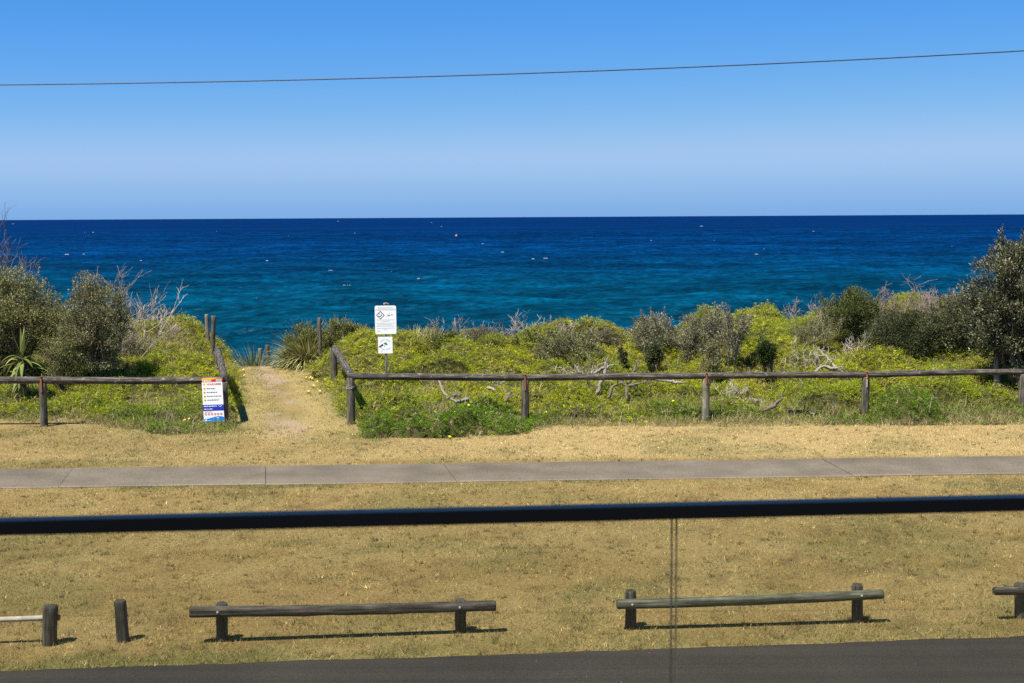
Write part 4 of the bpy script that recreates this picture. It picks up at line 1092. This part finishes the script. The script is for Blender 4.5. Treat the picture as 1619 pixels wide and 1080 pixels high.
class Sign:
    """flat panel in its own x-z plane, then placed in the world"""
    def __init__(self, centre, rot):
        self.c = np.asarray(centre, float); self.r = np.array(rot)

    def put(self, V): return np.asarray(V, float) @ self.r.T + self.c

    def plate(self, mb, P, y0=0.0, t=.004):
        n = len(P); F = np.stack([P[:, 0], np.full(n, y0 - t), P[:, 1]], -1); B = np.stack([P[:, 0], np.full(n, y0), P[:, 1]], -1)
        j = np.arange(n)
        mb.add(self.put(np.concatenate([F, B])), [j[None], j[::-1][None] + n, np.stack([j, (j + 1) % n, (j + 1) % n + n, j + n], -1)[:, ::-1]])

    def poly(self, mb, P, y): self.plate(mb, np.asarray(P, float), y, .0012)

    def text(self, mb, s, x, z, size, y, align='LEFT', bold=True):
        cu = bpy.data.curves.new('t', 'FONT'); cu.body = s; cu.size = size; cu.align_x = align; cu.offset = size * .022 if bold else 0; cu.extrude = .0004
        ob = bpy.data.objects.new('t', cu); COL.objects.link(ob); bpy.context.view_layer.update()
        me = bpy.data.meshes.new_from_object(ob.evaluated_get(bpy.context.evaluated_depsgraph_get()))
        V = np.array([v.co[:] for v in me.vertices]); 
        fs = [np.array([list(p.vertices)]) for p in me.polygons]
        V = np.stack([V[:, 0] + x, y - V[:, 2], V[:, 1] + z], -1)
        mb.add(self.put(V), fs)
        bpy.data.objects.remove(ob); bpy.data.curves.remove(cu); bpy.data.meshes.remove(me)

    def dashes(self, mb, x0, x1, z, h, y):
        """fine print too small to read: word-length marks"""
        x = x0
        while x < x1:
            l = min(RNG.uniform(.015, .05), x1 - x); self.poly(mb, rect(x, z, l, h), y); x += l + RNG.uniform(.008, .012)


def rect(x, z, w_, h_): return np.array([(x, z), (x + w_, z), (x + w_, z + h_), (x, z + h_)])
def disc(x, z, r, n=14): return np.array([(x + r * math.cos(a), z + r * math.sin(a)) for a in np.linspace(0, 2 * math.pi, n, endpoint=False)])


def ring(S, mb, x, z, r, w_, y, n=16):
    for k in range(n):
        a, b = 2 * math.pi * k / n, 2 * math.pi * (k + 1) / n
        S.poly(mb, [(x + r * math.cos(a), z + r * math.sin(a)), (x + r * math.cos(b), z + r * math.sin(b)), (x + (r - w_) * math.cos(b), z + (r - w_) * math.sin(b)), (x + (r - w_) * math.cos(a), z + (r - w_) * math.sin(a))][::1], y)


# warning panel on the left corner post
TL, BR = at(320, 597.5, 26.31), at(353.5, 667, 26.31)
cw = .425; ch = TL[2] - BR[2]
cen = (TL + BR) / 2
S = Sign(cen, Matrix.Rotation(math.radians(-1.7), 3, 'Y'))
T = thing('warning_sign', 'tall white beach warning panel with red top and blue bands on the fence post', 'sign', (cen[0], cen[1], BR[2]))
m = MB(); S.plate(m, rounded(cw, ch, .03), 0, .006); m.build('panel', M['white'], T)
y1, y2, y3 = -.0065, -.0085, -.0105
hw, hh = cw / 2, ch / 2
m = MB(); S.poly(m, [(-hw, hh - .085), (hw, hh - .085), (hw, hh - .03), (hw - .01, hh - .008), (hw - .03, hh), (-hw + .03, hh), (-hw + .008, hh - .01), (-hw, hh - .03)], y1); m.build('red_header', M['red'], T); m = MB()
S.text(m, 'WARNING', -hw + .10, hh - .155, .062, y1)
m.build('warning_text', M['red'], T); m = MB()
for k in range(6): ring(S, m, -hw + .05 + k * .064, -hh + .165, .024, .006, y1); S.poly(m, [(-hw + .05 + k * .064 - .018, -hh + .178), (-hw + .05 + k * .064 - .013, -hh + .182), (-hw + .05 + k * .064 + .018, -hh + .152), (-hw + .05 + k * .064 + .013, -hh + .148)][::-1], y2)
S.dashes(m, -hw + .03, -hw + .18, -hh + .205, .012, y1)
m.build('prohibition_symbols', M['red'], T)
m = MB(); q = [(-hw + .004, hh - .05), (-hw + .1, hh - .052), (-hw + .2, hh - .04), (-hw + .3, hh - .02), (-hw + .39, hh - .004), (-hw + .03, hh - .002), (-hw + .012, hh - .01), (-hw + .004, hh - .025)]
S.poly(m, q, y2)
for z in (hh - .145, hh - .235, hh - .315, hh - .395, hh - .475): 
    S.poly(m, [(-hw + .05 + .028 * a, z + .012 + .028 * b) for a, b in ((0, -1), (1, 0), (0, 1), (-1, 0))], y1)
m.build('yellow_print', M['yellow'], T)
m = MB()
for z, x1 in ((hh - .235, .2), (hh - .315, .22), (hh - .395, .32), (hh - .475, .26)):
    S.dashes(m, -hw + .095, -hw + .095 + x1 * .95, z + .004, .016, y1); S.poly(m, disc(-hw + .05, z + .012, .009, 8), y2)
for k in range(6): S.poly(m, disc(-hw + .05 + k * .064, -hh + .165, .008, 8), y1)
S.dashes(m, -hw + .30, hw - .03, hh - .135, .01, y1)
m.build('black_print', M['black'], T)
m = MB(); S.poly(m, rect(-hw, -hh + .235, cw, .062), y1); S.poly(m, rect(-hw, -hh + .300, cw, .062), y1); m.build('navy_band', M['navy'], T)
m = MB(); S.poly(m, [(-hw + .004, -hh + .03), (-hw + .03, -hh + .003), (hw - .03, -hh + .003), (hw - .004, -hh + .03), (hw - .002, -hh + .10), (hw - .06, -hh + .118), (hw - .12, -hh + .12), (hw - .2, -hh + .108), (hw - .3, -hh + .082), (-hw + .004, -hh + .062)], y1); m.build('azure_wave', M['azure'], T)
m = MB(); S.dashes(m, -hw + .02, hw - .14, -hh + .322, .018, y2); S.poly(m, disc(hw - .1, -hh + .335, .008), y2); S.poly(m, rect(hw - .085, -hh + .318, .03, .014), y2); S.poly(m, disc(hw - .04, -hh + .336, .009), y2)
S.dashes(m, -hw + .02, -hw + .2, -hh + .264, .016, y2); S.dashes(m, -hw + .02, -hw + .2, hh - .075, .022, y2)
S.poly(m, rect(-hw + .03, -hh + .022, .035, .034), y2); S.dashes(m, -hw + .075, -hw + .17, -hh + .026, .008, y2); S.poly(m, [(hw - .16, -hh + .082), (hw - .11, -hh + .082), (hw - .125, -hh + .1), (hw - .145, -hh + .1)], y2)
S.poly(m, rect(hw - .125, hh - .078, .11, .05), y2)
m.build('white_print', M['white'], T)
m = MB(); S.poly(m, rect(hw - .117, hh - .06, .094, .026), y3); m.build('green_badge', M['teal'], T)

# two white boards on a galvanised pole
pb = at(611, 600, 30.2); pb[2] = gz(pb[0], 30.2)
T = thing('pole_sign', 'two white notice boards on a galvanised pole behind the fence', 'sign', pb)
ptop = at(610.2, 479.5, 30.2)
m = MB(); m.tube([pb - (0, 0, .2), (pb + ptop) / 2, ptop - (0, 0, .02), ptop], [.029, .029, .029, .02], 12); m.build('pole', M['steel'], T, smooth_shade=False)
m = MB(); m.tube([ptop - (0, 0, .04), ptop + (0, 0, .0), ptop + (0, 0, .012)], [.034, .034, .02], 12); m.build('pole_cap', M['pale'], T)


def clamps(parent, S, zs, mat='steel'):
    m = MB()
    for z in zs: m.box(S.put([(0, .012, z)])[0], (.09, .016, .03))
    m.build('clamp', M[mat], parent)


c1 = at(610, 505.5, 30.2) + (0, -.05, 0); w1, h1 = .505, .675
S = Sign(c1, Matrix.Rotation(math.radians(-.3), 3, 'Y'))
m = MB(); S.plate(m, rounded(w1, h1, .045), 0, .004); pn = m.build('upper_board', M['white'], T)
clamps(T, S, (.22, -.22))
y1 = -.0045; m = MB(); hw, hh = w1 / 2, h1 / 2
S.text(m, 'BEWARE STRONG', 0, hh - .068, .044, y1, 'CENTER'); S.text(m, 'UNDERTOW/CURRENTS', 0, hh - .112, .044, y1, 'CENTER')
m.build('heading', M['grey'], T)
m = MB(); cx, cz, R = -.12, hh - .225, .10
for k in range(4):
    a, b = math.pi / 2 * k, math.pi / 2 * (k + 1)
    S.poly(m, [(cx + R * math.cos(a), cz + R * math.sin(a)), (cx + R * math.cos(b), cz + R * math.sin(b)), (cx + (R - .021) * math.cos(b), cz + (R - .021) * math.sin(b)), (cx + (R - .021) * math.cos(a), cz + (R - .021) * math.sin(a))], y1)
S.poly(m, [(cx - .045, cz - .036), (cx - .005, cz - .038), (cx + .03, cz - .01), (cx + .044, cz + .02), (cx + .02, cz + .004), (cx - .01, cz - .02), (cx - .045, cz - .022)], y1)
S.poly(m, rect(cx - .05, cz + .028, .085, .006), y1)
px_, pz_ = .085, cz
S.poly(m, [(px_ - .045, pz_ - .02), (px_ + .035, pz_ - .02), (px_ + .01, pz_ - .002), (px_ - .03, pz_ - .004)], y1); S.poly(m, disc(px_ + .065, pz_ + .006, .014), y1); S.poly(m, disc(px_ - .03, pz_ + .02, .008), y1); S.poly(m, rect(px_ - .005, pz_ + .02, .03, .005), y1)
m.build('pictogram', M['black'], T)
m = MB()
for z, a, b in ((-.005, -.2, .2), (-.035, -.1, .09), (-.08, -.21, .21), (-.118, -.19, .16), (-.15, -.21, .2), (-.2, -.21, .21), (-.23, -.05, .04), (-.27, -.2, -.13)): S.dashes(m, a, b, z, .011, y1)
m.build('fine_print', M['grey'], T)
c2 = at(609.6, 545.3, 30.2) + (0, -.05, 0); w2, h2 = .342, .395
S = Sign(c2, Matrix.Rotation(math.radians(-.3), 3, 'Y'))
m = MB(); S.plate(m, rounded(w2, h2, .008), 0, .004); m.build('lower_board', M['white'], T); clamps(T, S, (.12, -.12))
m = MB()
for k in range(11):       # ring of lettering too small to read
    for sgn in (1, -1):
        if k == 5: continue
        a = math.radians(35 + 11 * k) * sgn; r = .13
        x, z = r * math.cos(a), r * math.sin(a) * .95 + .01
        S.poly(m, [(x - .008, z - .009), (x + .008, z - .009), (x + .008, z + .009), (x - .008, z + .009)], y1)
m.build('ring_lettering', M['grey'], T)
m = MB()
for a, L in ((100, .05), (140, .045), (55, .075), (30, .06), (-15, .065), (5, .07)):
    a = math.radians(a); d_ = np.array((math.cos(a), math.sin(a))); s_ = np.array((-d_[1], d_[0])) * .014; o_ = np.array((-.01, .02))
    S.poly(m, [o_ - s_ * .2, o_ + d_ * L * .5 - s_, o_ + d_ * L, o_ + d_ * L * .5 + s_], y1)
m.build('leaf_emblem', M['teal'], T)
m = MB(); S.poly(m, [(-.155, -.055), (-.13, -.055), (-.05, -.012), (-.05, .02), (-.075, .024), (-.15, -.03)], y1); S.poly(m, rect(-.018, -.05, .008, .05), y1); S.poly(m, rect(-.09, -.155, .012, .02), y1)
m.build('hand_emblem', M['black'], T)

# ------------------------------------------------------------------ roadside timber barriers
def gpt(px, py): 
    p = ground(px, py); return np.array((p[0], p[1], gz(p[0], p[1])))


def bolt(parent, c):
    m = MB(); m.tube([c, c - (0, .012, 0), c - (0, .016, 0)], [.014, .014, .008], 8); m.build('bolt', M['steel'], parent)


def barrier(label, posts, rail, mat, pmat, rr=.052, bolts=True, group='timber barriers along the road edge'):
    feet = [gpt(px, pb_) for px, pb_, pt_ in posts]
    T = thing('timber_barrier', label, 'barrier', feet[0], group)
    for f, (px, pb_, pt_) in zip(feet, posts):
        t = at(px - .4, pt_, f[1]); post(T, f, t, .059, pmat, rough=.07, name='post')
    (xa, ya), (xb, yb_) = rail
    yA, yB = feet[0][1], feet[-1][1]; k = (yB - yA) / (feet[-1][0] - feet[0][0])
    A = at(xa, ya, yA - .10); B = at(xb, yb_, yB - .10)
    A = at(xa, ya, yA + k * (A[0] - feet[0][0]) - .10); B = at(xb, yb_, yA + k * (B[0] - feet[0][0]) - .10)
    m = MB(); m.log(A, B, rr, 16, .08, power=3.0, bend=-.012); m.build('rail', M[mat], T)
    if bolts:
        for f in feet:
            tt = (f[0] - A[0]) / (B[0] - A[0])
            if 0 < tt < 1: c = A + (B - A) * tt; bolt(T, c - (0, rr + .0, 0) + (0, 0, .004))
    return T


barrier('dark log barrier left of centre by the road, two stub posts', [(351, 1013, 953), (728.5, 999, 947.5)], ((300, 967.5), (784, 957.5)), 'dark', 'dark')
barrier('greenish grey log barrier right of centre by the road', [(997.5, 993.5, 933.5), (1355.5, 983.5, 923.5)], ((975, 955.5), (1396, 939.3)), 'green', 'dark', .05)
barrier('dark log barrier cut off by the right edge of view', [(1613, 977, 922.5), (1960, 966, 914)], ((1571, 934.5), (2010, 922)), 'dark', 'dark', .043)

f0 = gpt(78, 1019); T = thing('pipe_barrier', 'pale pipe rail running through a dark square post at the left', 'barrier', f0, 'timber barriers along the road edge')
m = MB(); t0 = at(79.5, 957.5, f0[1]); m.log(f0 - (0, 0, .12), t0, .066, 16, .06, power=5, twist=.5); m.build('post', M['dark'], T)
f1 = gpt(-330, 1032); m = MB(); m.log(f1 - (0, 0, .12), at(-328, 972, f1[1]), .066, 16, .06, power=5, twist=.4); m.build('post', M['dark'], T)
m = MB(); A = at(-360, 990, f1[1] + .02); B = at(92.5, 976.3, f0[1] + .03); m.tube([A, (A + B) / 2 - (0, 0, .01), B - (.006, 0, 0), B], [.029, .029, .029, .024], 12); m.build('pipe_rail', M['pipe'], T, smooth_shade=False)
m = MB(); m.tube([B - (.01, 0, 0), B + (.012, 0, 0)], [.031, .031], 10); m.build('rusty_collar', M['rust'], T)
f0 = gpt(195.5, 1014.5); m = MB(); m.log(f0 - (0, 0, .12), at(189.5, 949, f0[1]), .054, 16, .07, power=5, twist=.2)
tag(m.build('timber_bollard', M['dark'], base=f0), 'lone leaning square bollard between the pipe rail and log barrier', 'bollard')

# ------------------------------------------------------------------ overhead wire
xw = np.array([-700, 0, 228, 560, 950, 1300, 1619, 2400.]); yw = np.array([141, 134.5, 131.2, 124.3, 111.8, 97.6, 80.2, 26.])
pf = np.polyfit(xw[1:7], yw[1:7], 2)
m = MB(); P = np.array([at(x, np.polyval(pf, x), 11.5) for x in np.linspace(-900, 2500, 60)])
m.tube(P, .0052, 6); tag(m.build('power_line', M['wire'], base=P[30]), 'single black overhead wire crossing the sky above the road', 'wire')

# ------------------------------------------------------------------ balcony railing: dark handrail over frameless glass
RA, RB = at(0, 832.5, 2.30), at(1619, 794.5, 2.44)
ax = unit(RB - RA); A = RA - ax * 2.0; B = RB + ax * 2.0
T = thing('balcony_railing', 'blurred black balcony handrail over clear glass panes in the foreground', 'railing', (RA + RB) / 2 - (0, 0, 1.0))
ang = math.atan2(ax[1], ax[0]); tilt = math.asin(ax[2])
side = np.array((-math.sin(ang), math.cos(ang), 0)); upv = np.cross(ax, side)
prof = rounded(.034, .0265, .0012, 2)
m = MB(); n = len(prof)
V = np.concatenate([E + side * prof[:, :1] + upv * prof[:, 1:] for E in (A, B)]); j = np.arange(n)
m.add(V, [np.stack([j, j + n, (j + 1) % n + n, (j + 1) % n], -1), j[None], j[::-1][None] + n]); m.build('handrail', M['railing'], T)
J = at(1065.2, 900, (RA + (RB - RA) * (1065.2 / 1619))[1])[0]
lo = A[2] - .95
for x0, x1 in ((A[0], J - .0032), (J + .0032, B[0])):
    def pt(x, z, o): tt = (x - A[0]) / (B[0] - A[0]); p = A + (B - A) * tt; return np.array((p[0], p[1], (p[2] - .0125) if z else lo)) + side * o
    g_, e_ = MB(), MB(); th = .010
    V = [pt(x, z, o) for o in (-th / 2, th / 2) for x in (x0, x1) for z in (0, 1)]
    g_.add(V, np.array([(0, 2, 3, 1), (4, 5, 7, 6)])); g_.build('glass_pane', M['glass'], T)
    V = [pt(x, z, o) for o in (-th / 2 , th / 2) for x in (x0, x1) for z in (0, 1)]
    e_.add(V, np.array([(0, 1, 5, 4), (2, 6, 7, 3), (0, 4, 6, 2)]))
    bx = J - .0049 if x0 < J - 1 else J + .0049
    P0, P1 = pt(bx, 0, 0), pt(bx, 1, 0)
    e_.box((P0 + P1) / 2 - (0, 0, .001), (.0012, th + .001, P1[2] - P0[2] - .002)); e_.build('pane_edge', M['edge'], T)
